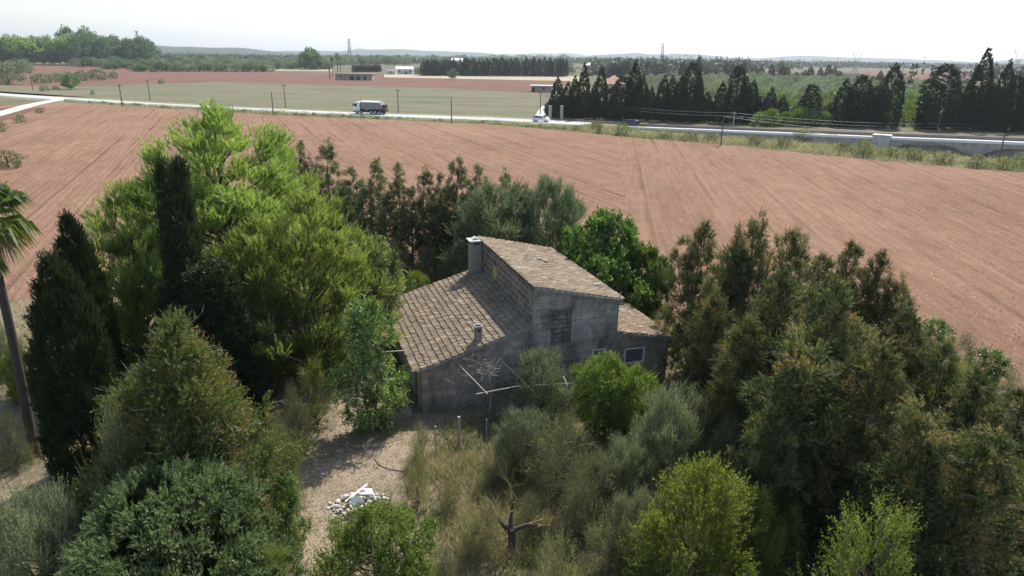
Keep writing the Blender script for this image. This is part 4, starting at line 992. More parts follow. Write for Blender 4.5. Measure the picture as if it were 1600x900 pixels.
proto('loquatA', 78, 4.5, 1.5, ROUND, 95, .38, 16, 9, .38, .16, .07, 'loquat', up=.5, spread=1.0, droop=.25, k=4, lump=.45, inner=.7, tr=.08, n_limb=60, tm=(.5, .25, .15, .2), multi=1)
proto('loquatB', 79, 5.5, 1.6, [(0.05, .6), (.2, 1.0), (.4, .95), (.6, .65), (.78, .75), (.92, .45), (1, .15)], 150, .34, 18, 9, .40, .13, .062, 'loquat', up=.5, spread=1.0, droop=.25, k=4, lump=.6, inner=.8, tr=.09, n_limb=80, tm=(.45, .22, .15, .2), multi=2)
proto('scrubA', 81, 2.6, 1.6, BUSH, 130, .38, 18, 12, .45, .06, .02, 'scrub', up=.8, spread=.8, droop=.1, lump=.4, inner=.7, tr=.05, n_limb=70, tm=(.35, .2, .15, .2), multi=3, dead=60, k=4)
proto('scrubB', 82, 1.6, 1.1, BUSH, 80, .3, 16, 10, .4, .06, .02, 'scrub', up=1.0, spread=.6, droop=.0, lump=.4, inner=.7, tr=.03, n_limb=50, tm=(.55, .2, .15, .2), multi=3, dead=30, k=4)

# ---- left group
def pine(key, label, tx, ty, yb, wpx, rz): return plant_px(key, 'pine_tree', label, 'pine tree', tx, ty, yb, wpx, rz, 'bright green pines left of the house')
pine('pineA', 'tallest bright green pine rising behind the tall cut-off cypress', 335, 172, 530, 330, .4)
pine('pineB', 'spreading bright pine on the right of the group, its lower boughs reaching toward the house', 474, 302, 590, 262, 2.1)
pine('pineB', 'bright green pine on the left of the group beside the dark conical cypress', 185, 290, 580, 225, 4.0)
pine('pineA', 'shaded lower pine in the middle of the group, between tall cypress and dirt path', 395, 345, 600, 190, 5.2)
plant_px('cypB', 'cypress_tree', 'wide black-green cypress added for the near-black shade under the pines, right of the tall cut-off cypress', 'cypress', 325, 415, 655, 150, 1.3)  # added tree, its dark leaves stand in for the shade under the pines
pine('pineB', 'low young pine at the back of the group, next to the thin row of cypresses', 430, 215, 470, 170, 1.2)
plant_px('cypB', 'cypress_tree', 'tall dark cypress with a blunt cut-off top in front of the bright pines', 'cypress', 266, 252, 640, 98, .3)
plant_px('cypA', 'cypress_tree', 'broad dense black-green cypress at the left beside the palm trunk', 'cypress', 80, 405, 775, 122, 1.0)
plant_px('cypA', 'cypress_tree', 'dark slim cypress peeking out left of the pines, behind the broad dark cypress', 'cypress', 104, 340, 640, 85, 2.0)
plant_px('mixed', 'cypress_tree', 'broad olive-green ragged cypress with pale bare twigs and rusty tips, left foreground', 'cypress', 270, 505, 850, 330, .5)
plant_px('juniper', 'juniper_bush', 'dense fresh green juniper with layered sprays at the bottom left of the view', 'juniper', 255, 750, 960, 335, .5)
plant_px('oliveB', 'olive_bush', 'silvery grey olive bush in the bottom left corner', 'olive bush', 40, 775, 960, 190, .5)
plant_px('scrubA', 'scrub_bush', 'brownish half dead bush between the silvery olive and the green juniper', 'bush', 165, 640, 900, 120, 1.5)
plant_px('pineB', 'pine_sapling', 'small yellow-green pine sapling between dark cypress and ragged cypress', 'sapling', 150, 570, 700, 56, .5)
plant_px('scrubA', 'garden_shrub', 'dull green bush at the left edge below the yellow-green shrub', 'shrub', 6, 640, 730, 60, 1.5)
plant_px('oliveA', 'garden_shrub', 'dark green bush at the left edge behind the palm trunk', 'shrub', -14, 500, 590, 60, 1.5)
plant_px('almond', 'garden_shrub', 'low yellow-green shrub behind the palm trunk at the left edge', 'shrub', 18, 540, 625, 50, .5)
plant_px('sprig', 'garden_shrub', 'small leafy green shrub at the bottom edge right of the juniper', 'shrub', 425, 850, 960, 80, .5)
# ---- behind the house
ROWT = [(470, 227, 388, 48), (510, 226, 390, 52), (549, 268, 395, 50), (586, 254, 403, 42), (622, 261, 410, 46), (665, 268, 415, 46), (688, 277, 418, 36), (712, 253, 424, 52), (747, 264, 430, 56), (790, 270, 434, 34)]
labs = ['first thin cypress of the row at its left end, beside the bright pine', 'second thin cypress from the left, as tall as the first in the row', 'third thin cypress from the left in the row, lower with a full top',
        'narrow cypress with a sparse spire in the left half of the row behind the house', 'thin dark cypress near the middle of the row behind the house', 'slim cypress with a greener top just right of the middle of the row', 'shorter thin cypress squeezed between two taller ones left of the chimney',
        'tall bushy topped cypress standing above the farmhouse chimney', 'cypress with a broad greenish top right of the chimney', 'last small brownish cypress of the row beside the grey-green tamarisk']
for i, ((tx, ty, yb, wd_), lab) in enumerate(zip(ROWT, labs)):
    plant_px('row%d' % (i % 4), 'thin_cypress', lab, 'cypress', tx, ty - 5, yb, wd_ * 1.02, i * 1.3, 'thin half dry cypresses in a row behind the house')
for i, (tx, ty, yb, wd_) in enumerate([(492, 285, 396, 44), (530, 290, 402, 44), (568, 296, 408, 40), (604, 300, 414, 40), (640, 296, 420, 44), (676, 310, 426, 40), (700, 305, 430, 40), (730, 300, 434, 44), (765, 310, 440, 40), (455, 290, 392, 44)]):
    plant_px('row%d' % ((i + 2) % 4), 'thin_cypress', 'lower brownish cypress filling a gap in the row behind the house', 'cypress', tx, ty, yb, wd_ * 1.2, i * 2.1, 'thin half dry cypresses in a row behind the house')
for i, (tx, ty, yb, wd_) in enumerate([(500, 372, 425, 60), (560, 368, 430, 60), (615, 375, 438, 60), (665, 385, 442, 60), (705, 392, 446, 50)]):
    plant_px('scrubA', 'scrub_bush', 'dark low undergrowth bush at the foot of the thin cypress row', 'bush', tx, ty, yb, wd_, i * 2.1, 'undergrowth below the cypress row')
plant_px('tamarisk', 'tamarisk_tree', 'wide feathery grey-green tamarisk behind the high roof', 'tamarisk', 785, 288, 455, 165, .2)
plant_px('tamarisk', 'tamarisk_tree', 'taller rounded grey-green tamarisk between the wide one and the fig tree', 'tamarisk', 862, 280, 460, 115, 2.2)
plant_px('tamarisk', 'tamarisk_tree', 'small pale tamarisk at the left end of the grey-green clump', 'tamarisk', 750, 318, 445, 80, 3.2)
plant_px('fig', 'fig_tree', 'broad bright green fig tree behind the right end of the house', 'fig tree', 950, 335, 505, 165, .5)
plant_px('fig', 'fig_tree', 'smaller bright fig crown beside the first grove cypress', 'fig tree', 1008, 385, 510, 95, 2.5)
plant_px('almond', 'garden_shrub', 'small yellow-green shrub just behind the left roof edge', 'shrub', 648, 425, 480, 50, .5)
# ---- beside and before the house
plant_px('loquatA', 'loquat_tree', 'pale leaved loquat tree standing left of the roof in front of the row', 'loquat', 585, 376, 545, 92, .5)
plant_px('loquatB', 'loquat_tree', 'leafy dark green loquat tree on the dirt at the left corner of the house', 'loquat', 572, 470, 668, 112, .5)
plant_px('sprig', 'garden_shrub', 'thin light green sapling between the pines and the dirt at the house side', 'shrub', 532, 440, 600, 48, 1.5)
plant_px('sprig', 'young_tree', 'spindly young tree with a forked stem on the dirt left of the house', 'young tree', 487, 560, 668, 70, 1.5)
plant_px('oliveA', 'olive_tree', 'grey-green olive in front of the bricked-up window wall, crossed by the pergola pole', 'olive tree', 848, 548, 662, 118, .5)
plant_px('oliveA', 'olive_tree', 'lower olive bush spreading under the pergola end', 'olive tree', 820, 640, 742, 105, 2.5)
plant_px('citrus', 'citrus_tree', 'bright green orange tree below the left small white window', 'citrus tree', 950, 556, 690, 112, .5)
plant_px('citrus', 'citrus_tree', 'bright green orange tree below the right small white window', 'citrus tree', 998, 576, 705, 100, 2.5)
plant_px('oliveB', 'olive_tree', 'silvery olive bush right of the orange trees', 'olive tree', 1058, 612, 770, 140, .5)
plant_px('oliveB', 'olive_tree', 'pale grey olive bush below the orange trees', 'olive tree', 980, 690, 800, 95, 1.9)
plant_px('oliveA', 'olive_tree', 'shaded thin olive between silvery bush and the brown grove', 'olive tree', 1145, 660, 800, 70, 1.9)
plant_px('oliveA', 'olive_tree', 'narrow olive shoots at the edge of the dark grove above the yellow-green tree', 'olive tree', 1195, 720, 860, 70, .9)
plant_px('scrubA', 'scrub_bush', 'dark brownish bush in front of the olives below the pergola', 'bush', 880, 645, 780, 135, .5)
plant_px('scrubA', 'scrub_bush', 'dull green bush between the dark bush and the silvery olive', 'bush', 935, 705, 820, 110, 1.5)
plant_px('scrubA', 'scrub_bush', 'low dark bush right behind the bare pruned tree', 'bush', 915, 755, 840, 70, 2.5)
plant_px('oliveB', 'olive_bush', 'pale olive scrub between bare pruned tree and yellow-green almond', 'olive bush', 1000, 770, 900, 110, 3.1)
plant_px('scrubB', 'scrub_bush', 'straw coloured low bush at the foot of the silvery olive', 'bush', 960, 800, 900, 100, 2.1)
plant_px('scrubB', 'scrub_bush', 'greyish low shrub left of the bare tree trunk', 'bush', 755, 780, 870, 80, .5)
plant_px('scrubB', 'scrub_bush', 'thin grey-green shrub at the edge of path and dry grass', 'bush', 650, 690, 790, 50, .5)
plant_px('scrubB', 'scrub_bush', 'low shrub at the bottom edge right of the bare tree', 'bush', 880, 830, 930, 90, 3.5)
plant_px('citrus', 'citrus_tree', 'round bright green orange tree at the bottom edge in front of the rubble heap', 'citrus tree', 587, 790, 990, 185, 4.5)
plant_px('almond', 'almond_tree', 'yellow-green bushy almond tree at the bottom edge right of the bare tree', 'almond tree', 1100, 728, 960, 210, .5)
plant_px('almond', 'almond_tree', 'smaller yellow-green almond shoot beside the larger one, close to the grove', 'almond tree', 1190, 770, 950, 90, 2.5)
plant_px('sprig', 'young_tree', 'airy light green young tree in front of the dark grove at the bottom', 'young tree', 1385, 782, 1060, 215, .5)
plant_px('sprig', 'young_tree', 'tiny light green sapling between the almond and the dark grove', 'young tree', 1245, 790, 930, 60, 2.5)
for tx, ty, yb, wd_, key, lab in ((700, 745, 800, 55, 'scrubB', 'dry grey weed bush in the straw grass right of the rubble'), (735, 820, 880, 60, 'scrubB', 'small dull bush in the straw grass left of the bare tree'), (690, 850, 905, 55, 'scrubA', 'dark low bush beside the round orange tree at the bottom'),
        (770, 700, 765, 60, 'scrubB', 'feathery green-grey weed bush behind the stakes'), (830, 770, 835, 55, 'scrubA', 'dusky low bush just behind the bare pruned tree'), (655, 655, 720, 34, 'scrubB', 'slight weed bush by the thin metal stake'),
        (432, 660, 790, 75, 'scrubA', 'dark bush between ragged cypress and the dirt path'), (455, 600, 700, 60, 'scrubA', 'shaded brown bush under the pines at the edge of the dirt'), (445, 740, 860, 60, 'loquatB', 'dark leafy bush on the left edge of the dirt path')):
    plant_px(key, 'scrub_bush', lab, 'bush', tx, ty, yb, wd_, tx * .7)
# ---- the grove on the right
GR = [(1096, 352, 590, 108, 'leftmost ragged cypress of the grove, beside the fig tree'), (1184, 344, 640, 118, 'tall dark grove cypress with a black vertical cleft'), (1243, 360, 600, 92, 'slim open cypress with bare stem showing, right of the tall dark one'),
      (1335, 382, 620, 100, 'spiky topped grove cypress against the field'), (1374, 398, 640, 96, 'grove cypress with a full dark top nearest the field furrows'), (1410, 440, 650, 90, 'lower narrow cypress on the sloping right side of the grove'),
      (1146, 385, 640, 120, 'cypress filling the grove left of the tall dark one'), (1290, 402, 660, 120, 'brownish cypress in the middle of the grove top'), (1222, 430, 740, 160, 'tall brown-green cypress standing in front of the dark cleft'),
      (1124, 460, 690, 105, 'drooping cypress at the corner of the right roof'), (1170, 500, 770, 130, 'rust tinged cypress in the shade at the left side of the grove'), (1312, 445, 800, 190, 'broad khaki cypress in the centre of the grove'),
      (1425, 490, 760, 150, 'green-brown cypress below the sloping grove edge'), (1262, 530, 860, 190, 'large rusty cypress with pale dead twigs in the grove centre'), (1375, 540, 880, 190, 'dark cypress with many dead branches right of the rusty one'),
      (1480, 540, 800, 150, 'lighter green cypress near the bramble edge'), (1540, 585, 860, 160, 'olive green cypress at the right edge of the grove'),
      (1450, 640, 960, 200, 'brown cypress in the lower right of the grove'), (1555, 680, 1000, 200, 'khaki cypress with bright tips at the right edge'), (1600, 610, 860, 150, 'cypress cut by the right edge of the view, upper one'),
      (1215, 640, 900, 120, 'deeply shaded cypress beside the narrow olives'), (1650, 720, 960, 180, 'last cypress beyond the right corner')]
for i, (tx, ty, yb, wd_, lab) in enumerate(GR):
    plant_px('thuja%d' % (i % 4), 'grove_cypress', lab, 'cypress', tx, ty, yb, wd_, i * 1.7, 'ragged cypresses of the right hand grove')
for i, (tx, ty, yb, wd_, key) in enumerate([(1465, 500, 600, 80, 'loquatB'), (1510, 520, 625, 80, 'scrubA'), (1550, 545, 650, 90, 'loquatB'), (1590, 580, 680, 80, 'scrubA'), (1500, 560, 660, 90, 'sprig')]):
    plant_px(key, 'bramble_bush', ['glossy bramble at the upper end of the grove edge', 'dull bramble between two glossy ones on the field edge', 'glossy bramble with bare canes on the field edge', 'dull bramble at the right edge by the ploughed field', 'light green bramble under the glossy ones'][i], 'bramble', tx, ty, yb, wd_, i * 1.1, 'brambles on the field edge')

# ---- palm at the left edge
def palm(px, py, yb, label, fr=1.6, group=None, nfr=46, x=None, y=None, h=None):
    if x is None: x, y, h, mp = stand(px, py, yb)
    r = random.Random(int(px)); t = thing('palm_tree', label, 'palm', (x, y, 0), 0, group)
    b = MB(); lean = .15; rad0 = fr * .10
    pts = [(lean * sin(i / 6 * 1.5), 0, h * i / 10) for i in range(11)]; b.tube(pts, [rad0 * (1.3 if i == 0 else 1 - .03 * i) for i in range(11)], 12); b.build('trunk', M['darkbark'], t)
    top = Vector(pts[-1]); V = []; T = []
    rs = 0
    for f in range(nfr):
        az = r.uniform(0, 2 * pi); el = r.uniform(-.9, 1.25); dead = el < -.45
        d = Vector((cos(az) * cos(el), sin(az) * cos(el), sin(el))); st = fr * .42 * r.uniform(.8, 1.1); side_ = d.cross(Vector((0, 0, 1))).normalized(); c = top + d * st
        for s in range(-9, 10):
            an = s / 9 * 1.25; ld = (d * cos(an) + side_ * sin(an)).normalized(); Lf = fr * .62 * r.uniform(.85, 1.1) * (1 - .25 * abs(s / 9))
            mid = c + ld * Lf * .6; tip = c + ld * Lf * .9 + Vector((0, 0, -Lf * .42)); nr = ld.cross(d.cross(side_) if abs(ld.dot(d)) > .99 else d).normalized(); wv = nr * .028 * fr; up_ = ld.cross(wv).normalized() * .02
            V.append([c, mid + wv, tip, mid - wv]); T.append((.97 if dead else r.uniform(.2, .85)))
        w0 = side_ * .02 * fr; V.append([top - w0, c - w0, c + w0, top + w0]); T.append(.8)
    for f in range(260):                                         # hanging skirt of dead fibres
        az = r.uniform(0, 2 * pi); z = r.uniform(-1.1, .05) * fr * .8; p = top + Vector((cos(az) * rad0, sin(az) * rad0, z)); o_ = Vector((cos(az), sin(az), 0)); sd_ = Vector((-sin(az), cos(az), 0)) * .03 * fr
        V.append([p - sd_, p + sd_, p + sd_ * .3 + o_ * .14 * fr + Vector((0, 0, -.3 * fr)), p - sd_ * .3 + o_ * .14 * fr + Vector((0, 0, -.3 * fr))]); T.append(r.uniform(.85, 1))
    me = fastmesh('fronds', np.array([[list(p) for p in q] for q in V]), np.array(T), 4, [M['palm']]); link('fronds', me, t); return t
palm(-30, 340, 712, 'tall fan palm cut by the left edge, trunk leaning beside the dark cypress', 1.85, None, 72)

# ---- bare pruned tree
x, y, h, mp = stand(800, 790, 862); t = thing('pruned_tree', 'bare pruned tree with yellow lichen limbs standing in the dry grass at the bottom', 'tree', (x, y, 0))
rr = random.Random(9); b = MB()
b.tube([(0, 0, -.1), (.02, 0, .45), (-.02, .02, .85)], [.16, .12, .13], 10)
lb = MB(); tips = []
def branch(p, d, L, r0, dep):
    pts = [p.copy()]; q = p.copy(); dd_ = d.copy(); rads = [r0, r0 * .88, r0 * .75, r0 * .62, r0 * (.5 if dep else .15)]
    for k in range(4):
        dd_ = (dd_ + Vector((rr.gauss(0, .22), rr.gauss(0, .22), rr.gauss(.05, .15)))).normalized(); q = q + dd_ * L / 4; pts.append(q.copy())
    (b if dep == 3 else lb).tube(pts, rads, 6 if dep > 1 else 4, cap=False)
    if dep:
        for k in ((2, 3, 4) if dep == 3 else (1, 2, 3, 4, 4)):
            nd = (dd_ + Vector((rr.gauss(0, .75), rr.gauss(0, .75), rr.gauss(.25, .4)))).normalized(); branch(pts[k], nd, L * rr.uniform(.45, .8), rads[k] * (.5 if dep > 1 else .6), dep - 1)
for d in ((-.95, -.1, .5), (1.0, .0, .35), (.1, .4, 1.0)): branch(Vector((0, 0, .8)), Vector(d).normalized(), 1.0, .085, 3)
b.build('trunk', M['darkbark'], t); lb.build('limbs', M['lichen'], t)
# ------------------------------------------------------------------ far and middle distance trees
def far_proto(key, seed, H, R, prof, K, cr, per, lsz, leaf, inner=.35, lump=.2, tm=(.5, .18), asp=.45, up=.8):
    r = np.random.default_rng(seed); cl, out, h = clump_pts(r, H, R, prof, K, lump, inner); n = K * per; ci = np.repeat(np.arange(K), per)
    pos = cl[ci] + unit(r.normal(size=(n, 3))) * (r.random(n) ** .5)[:, None] * cr; dv = out[ci] * .5 + np.array([0, 0, up]) + r.normal(size=(n, 3)) * .5
    V, T = leaves(r, pos, dv, np.full(n, .01), 1, lsz, lsz * asp, .5, 0, np.clip(tm[0] + r.normal(size=n) * tm[1], 0, 1), .1, 4, .2)
    V[..., 2] = np.maximum(V[..., 2], .02)
    tq = []; rt = max(.12, H * .018)
    for i in range(5):
        a0, a1 = 2 * pi * i / 5, 2 * pi * (i + 1) / 5; tq.append([[rt * cos(a0), rt * sin(a0), -.1], [rt * cos(a1), rt * sin(a1), -.1], [rt * .5 * cos(a1), rt * .5 * sin(a1), H * .7], [rt * .5 * cos(a0), rt * .5 * sin(a0), H * .7]])
    mi = np.concatenate([np.zeros(len(V)), np.ones(5)]); V = np.concatenate([V, np.array(tq)]); T = np.concatenate([T, np.zeros(5)])
    me = fastmesh(key, V, T, 4, [M[leaf], M['darkbark']], mi)
    PROTO[key] = dict(mesh=me, H=H * 1.0 + .0, R=R)
def far_plant(key, name, label, cat, px, yt, yb, wpx, group, rz=None):
    x, y, h, mp = stand(px, yt, yb); p = PROTO[key]; o = link(name, p['mesh'], None, (x, y, 0), rz if rz is not None else (px * 1.37) % 6.28, (wpx / 2 * mp / p['R'],) * 2 + (h / p['H'],))
    props(o, label, cat, group); return o
FC = [(0, .85), (.12, .95), (.4, 1.0), (.62, .86), (.8, .55), (.92, .22), (1, .02)]
FCR = [(0, .7), (.15, .95), (.4, 1.0), (.7, .8), (.85, .55), (.95, .25), (1, .05)]
for i in range(4): far_proto('fcyp%d' % i, 100 + i, 12, 1.8, FC if i < 3 else FCR, 800, .22, 12, .36, 'cypress', inner=.22, lump=.10 if i < 3 else .26, tm=(.3, .16), asp=.34, up=2.2)
for i in range(3): far_proto('fround%d' % i, 110 + i, 5, 2.6, BUSH, 160, .55, 12, .42, 'tamarisk', inner=.4, lump=.25, tm=(.62, .2), asp=.45)
for i in range(2): far_proto('forange%d' % i, 114 + i, 4, 2.2, BUSH, 150, .5, 12, .36, 'bright', inner=.4, lump=.22, tm=(.35, .2), asp=.5)
for i in range(3): far_proto('fpine%d' % i, 117 + i, 12, 5.0, ROUND, 80, 1.5, 34, .85, 'juniper', inner=.5, lump=.35, tm=(.3, .25), asp=.45)
for i in range(2): far_proto('fwood%d' % i, 121 + i, 12, 5.0, ROUND, 80, 1.5, 34, .85, 'pine', inner=.5, lump=.35, tm=(.5, .22), asp=.45)
for i in range(3): far_proto('fscrub%d' % i, 124 + i, 1.6, 1.3, BUSH, 90, .35, 10, .24, 'scrub', inner=.5, lump=.35, tm=(.45, .25), asp=.4)
rr = random.Random(77)
# the cypress row behind the road: one label each for those that stand out
ROWC = [(872, 120, 30, 0), (888, 128, 24, 1), (899, 118, 22, 2), (914, 99, 26, 1), (930, 128, 20, 0), (941, 104, 27, 2), (958, 150, 30, 1), (974, 118, 44, 3), (994, 96, 34, 1), (1004, 118, 34, 0), (1019, 135, 20, 1), (1039, 118, 30, 2), (1052, 118, 26, 0), (1066, 118, 30, 1), (1084, 96, 42, 3),
        (1095, 112, 22, 1), (1106, 143, 26, 2), (1130, 128, 30, 1), (1156, 101, 42, 3), (1168, 120, 28, 0), (1179, 124, 26, 2), (1207, 136, 26, 1), (1225, 149, 26, 0), (1271, 131, 44, 3), (1324, 124, 40, 1), (1350, 116, 44, 3), (1362, 134, 34, 0), (1401, 100, 48, 1),
        (1480, 99, 72, 3), (1520, 120, 26, 1), (1546, 74, 40, 2), (1556, 130, 30, 0), (1580, 94, 34, 1), (1592, 116, 44, 3), (1625, 100, 50, 3)]
RLAB = {3: 'tall sharp cypress behind the right gate pillar', 5: 'tall cypress left of the orange roofed villa', 7: 'broad dark cypress just right of the orange roofed villa', 8: 'sharp tall cypress right of the villa above the dark van', 14: 'tall broad cypress below the thin lattice mast', 18: 'tall dark cypress in the middle of the row with straight sides',
        23: 'isolated ragged topped cypress with bright orange trees on both sides', 24: 'conical cypress to the left of two joined ones above the coping', 27: 'large pointed cypress directly above the white pier of the causeway', 28: 'very broad round topped cypress right of the big gap in the row', 30: 'tallest cypress of the row with a long needle-like leaning tip', 32: 'second needle-tipped cypress at the right edge'}
for i, (px, yt, wd_, v) in enumerate(ROWC):
    yb = 184 + (px - 860) * .0285 + rr.uniform(-.6, .6)
    far_plant('fcyp%d' % v, 'row_cypress', RLAB.get(i, 'dark cypress in the long row beyond the road, shorter than its sharp neighbours'), 'cypress', px, yt, yb, wd_ * .78, 'dark cypresses in the row beyond the road')
for i in range(34):
    px = 866 + i * 10.2 + rr.uniform(-3, 3)
    if 1215 < px < 1225: continue
    far_plant('fcyp%d' % rr.randrange(4), 'row_cypress', 'low dark cypress closing the gap at the foot of the long row', 'cypress', px, rr.uniform(143, 160), 180.5 + (px - 860) * .028, rr.uniform(24, 34), 'dark cypresses in the row beyond the road')
for px, yt in ((1300, 160), (1240, 168), (1190, 150), (1375, 130), (1335, 140), (1455, 150), (1500, 140), (1535, 140), (1570, 138), (1612, 140)):
    far_plant('fcyp%d' % rr.randrange(4), 'row_cypress', 'low dark cypress closing the gap at the foot of the long row', 'cypress', px, yt, 183 + (px - 860) * .028, 32, 'dark cypresses in the row beyond the road')
# orange trees
for row, (yb, n) in enumerate(((197, 22), (188, 22), (180, 24), (172, 24))):
    for i in range(n):
        px = 1190 + i * (430 / n) + rr.uniform(-4, 4); far_plant('forange%d' % rr.randrange(2), 'orange_tree', 'bright green orange tree in the plantation behind the cypress row', 'orange tree', px, yb - rr.uniform(22, 28), yb, rr.uniform(24, 32), 'orange trees behind the row')
# olive orchard
for row, (yb, x0, x1, step) in enumerate(((162, 1000, 1640, 24), (153, 990, 1640, 22), (146, 980, 1640, 20), (140, 960, 1400, 19), (134, 970, 1480, 18), (129, 980, 1400, 17), (124, 990, 1330, 16))):
    px = x0
    while px < x1:
        far_plant('fround%d' % rr.randrange(3), 'olive_tree', 'grey-green olive tree in the orchard beyond the cypress row', 'olive tree', px + rr.uniform(-4, 4), yb - (20 - row * 1.5) * rr.uniform(.85, 1.15), yb, (27 - row * 2) * rr.uniform(.9, 1.2), 'olive trees in the orchard on the right')
        px += step * rr.uniform(.85, 1.2)
# second line of cypresses further off on the right
for px, yt, yb in [(1207, 101, 127), (1224, 102, 127), (1231, 105, 128), (1245, 112, 128), (1259, 109, 127), (1268, 103, 127), (1283, 105, 127), (1296, 101, 127), (1305, 104, 127), (1312, 110, 127), (1340, 118, 134), (1352, 119, 134), (1365, 119, 135), (1377, 110, 137), (1384, 121, 137), (1424, 122, 140), (1434, 130, 140), (1030, 108, 128), (1068, 96, 128), (1093, 86, 128), (1105, 108, 127), (1135, 99, 122), (1146, 99, 122), (1163, 98, 122), (1180, 102, 122), (1190, 104, 122),
                   (955, 100, 122), (962, 98, 122), (968, 102, 122), (975, 95, 122), (981, 96, 122), (1010, 108, 126), (1024, 110, 126), (1045, 112, 126), (1340, 122, 134), (1512, 122, 140), (1465, 120, 140)]:
    far_plant('fcyp%d' % rr.randrange(4), 'field_cypress', 'small dark cypress in the broken line behind the olive orchard', 'cypress', px, yt, yb, rr.uniform(9, 13), 'cypresses behind the olive orchard')
# dark belt in the middle distance
for i in range(52):
    px = 661 + i * 4.4 + rr.uniform(-1.5, 1.5); far_plant('fcyp%d' % rr.randrange(4), 'belt_cypress', 'dark cypress in the dense belt behind the pale stubble field', 'cypress', px, 100 - (px - 661) * .02 - rr.uniform(2, 9) if px < 740 else rr.uniform(88, 97), 118.5 + (px - 661) * .006, rr.uniform(7, 10), 'cypress belt in the middle distance')
for i in range(13):
    px = 552 + i * 3.4; far_plant('fcyp%d' % rr.randrange(4), 'hedge_cypress', 'clipped looking cypress in the low hedge beside the derelict farm building', 'cypress', px, 100.5 + rr.uniform(-1, 1), 112.5, 6, 'low cypress hedge by the farm building')
for px, yt, wd_, lab in ((484, 75, 26, 'tall dark pine standing above the woods left of the farm building'), (474, 82, 18, 'dark pine on the left side of the tall one'), (494, 84, 18, 'dark pine on the right side of the tall one'), (653, 106, 14, 'round green tree right of the white house'), (707, 108, 15, 'round green tree in front of the dark cypress belt')):
    far_plant('fpine%d' % rr.randrange(3), 'lone_tree', lab, 'tree', px, yt, 109 if px < 600 else (118 if px < 680 else 124), wd_, 'single trees in the middle distance')
# woods on the left
for i in range(34):
    px = -20 + i * 7.6 + rr.uniform(-3, 3); top = 54 + rr.uniform(-2, 9) + max(0, (px - 170)) * .16 if px > 90 else 57 + rr.uniform(-3, 7)
    k = 'fwood%d' % rr.randrange(2) if px < 110 else 'fpine%d' % rr.randrange(3)
    far_plant(k, 'woodland_tree', 'yellowish green tree in the tall wood at the left horizon' if px < 110 else 'dark green tree in the tall wood at the left horizon', 'tree', px, top, 101.5 + rr.uniform(-.8, .8), rr.uniform(26, 40), 'trees of the wood on the left')
for px, yt in ((101, 45), (133, 46), (128, 52), (176, 58)):
    far_plant('fpine%d' % (px % 3), 'woodland_tree', 'tall dark green tree rising above the wood at the left', 'tree', px, yt, 101, 34, 'trees of the wood on the left')
for row, (yb, x0, x1, hgt, step) in enumerate(((112, 210, 420, 13, 13), (108.5, 160, 560, 13, 12), (105, 120, 600, 13, 11), (102, 230, 640, 12, 10), (99, 240, 680, 11, 10), (96.5, 200, 900, 9, 10))):
    px = x0
    while px < x1:
        k = 'fround%d' % rr.randrange(3) if rr.random() < .7 else 'fpine%d' % rr.randrange(3)
        if 515 < px < 600 and yb > 104: px += step; continue
        far_plant(k, 'grove_tree', 'grey-green rounded tree in the groves beyond the far red field', 'tree', px + rr.uniform(-4, 4), yb - hgt * rr.uniform(.8, 1.25), yb, step * 1.5 * rr.uniform(.9, 1.3), 'rounded trees beyond the far field')
        px += step * rr.uniform(.8, 1.2)
for px, yt, yb, wd_, lab in ((8, 100, 132, 40, 'grey-green olive nearest the left edge beyond the road'), (-12, 94, 122, 40, 'tall olive cut by the left edge beyond the road'), (22, 92, 113, 30, 'olive behind the two at the left edge'), (38, 93, 114, 22, 'small dark olive at the left beside the red field'), (63, 115, 130, 28, 'round olive in the short line on the far red field, leftmost'),
                            (85, 113, 128, 22, 'dark round olive second in the short line on the far red field'), (107, 116, 140, 25, 'darker green round bush standing lowest near the road'), (104, 112, 127, 22, 'olive in the middle of the short line on the far red field'), (125, 110, 126, 24, 'olive fourth in the short line on the far red field'), (150, 108, 125, 26, 'largest olive at the right of the short line on the far red field'),
                            (176, 111, 123, 13, 'last small olive at the right end of the short line'), (68, 133, 142, 14, 'small pale shrub near the far left pole'), (86, 134, 140, 10, 'tiny shrub near the road at the left'), (144, 141, 148, 6, 'tiny shrub in the meadow beyond the road on the left'), (251, 123, 131, 9, 'small lone shrub at the upper left corner of the meadow')):
    far_plant('fround%d' % (abs(px) % 3) if px != 107 else 'fpine0', 'field_tree', lab, 'olive tree', px, yt, yb, wd_, 'trees at the left beyond the road')
for px, yt, yb, fr, lab in ((526, 86, 119, 2.4, 'tall palm rising behind the derelict farm building'), (518, 92, 120, 2.2, 'middle palm left of the derelict farm building'), (514, 103, 124, 2.6, 'short thick palm at the left end of the farm building'), (531, 90, 119, 2.0, 'slender palm close to the farm building wall')):
    palm(px, yt, yb, lab, fr, 'palms by the farm building', 26)
for px, yt, yb, wd_, lab in ((1222, 97, 124, 16, 'rounded tree in the line on the right horizon'), (1106, 97, 118, 12, 'small umbrella shaped pine above the orchard'), (920, 91, 108, 22, 'hazy broad tree right of the cypress belt'), (890, 100, 116, 24, 'pinkish hazy tree at the end of the cypress belt')):
    far_plant('fpine%d' % (px % 3), 'lone_tree', lab, 'tree', px, yt, yb, wd_, 'single trees in the middle distance')
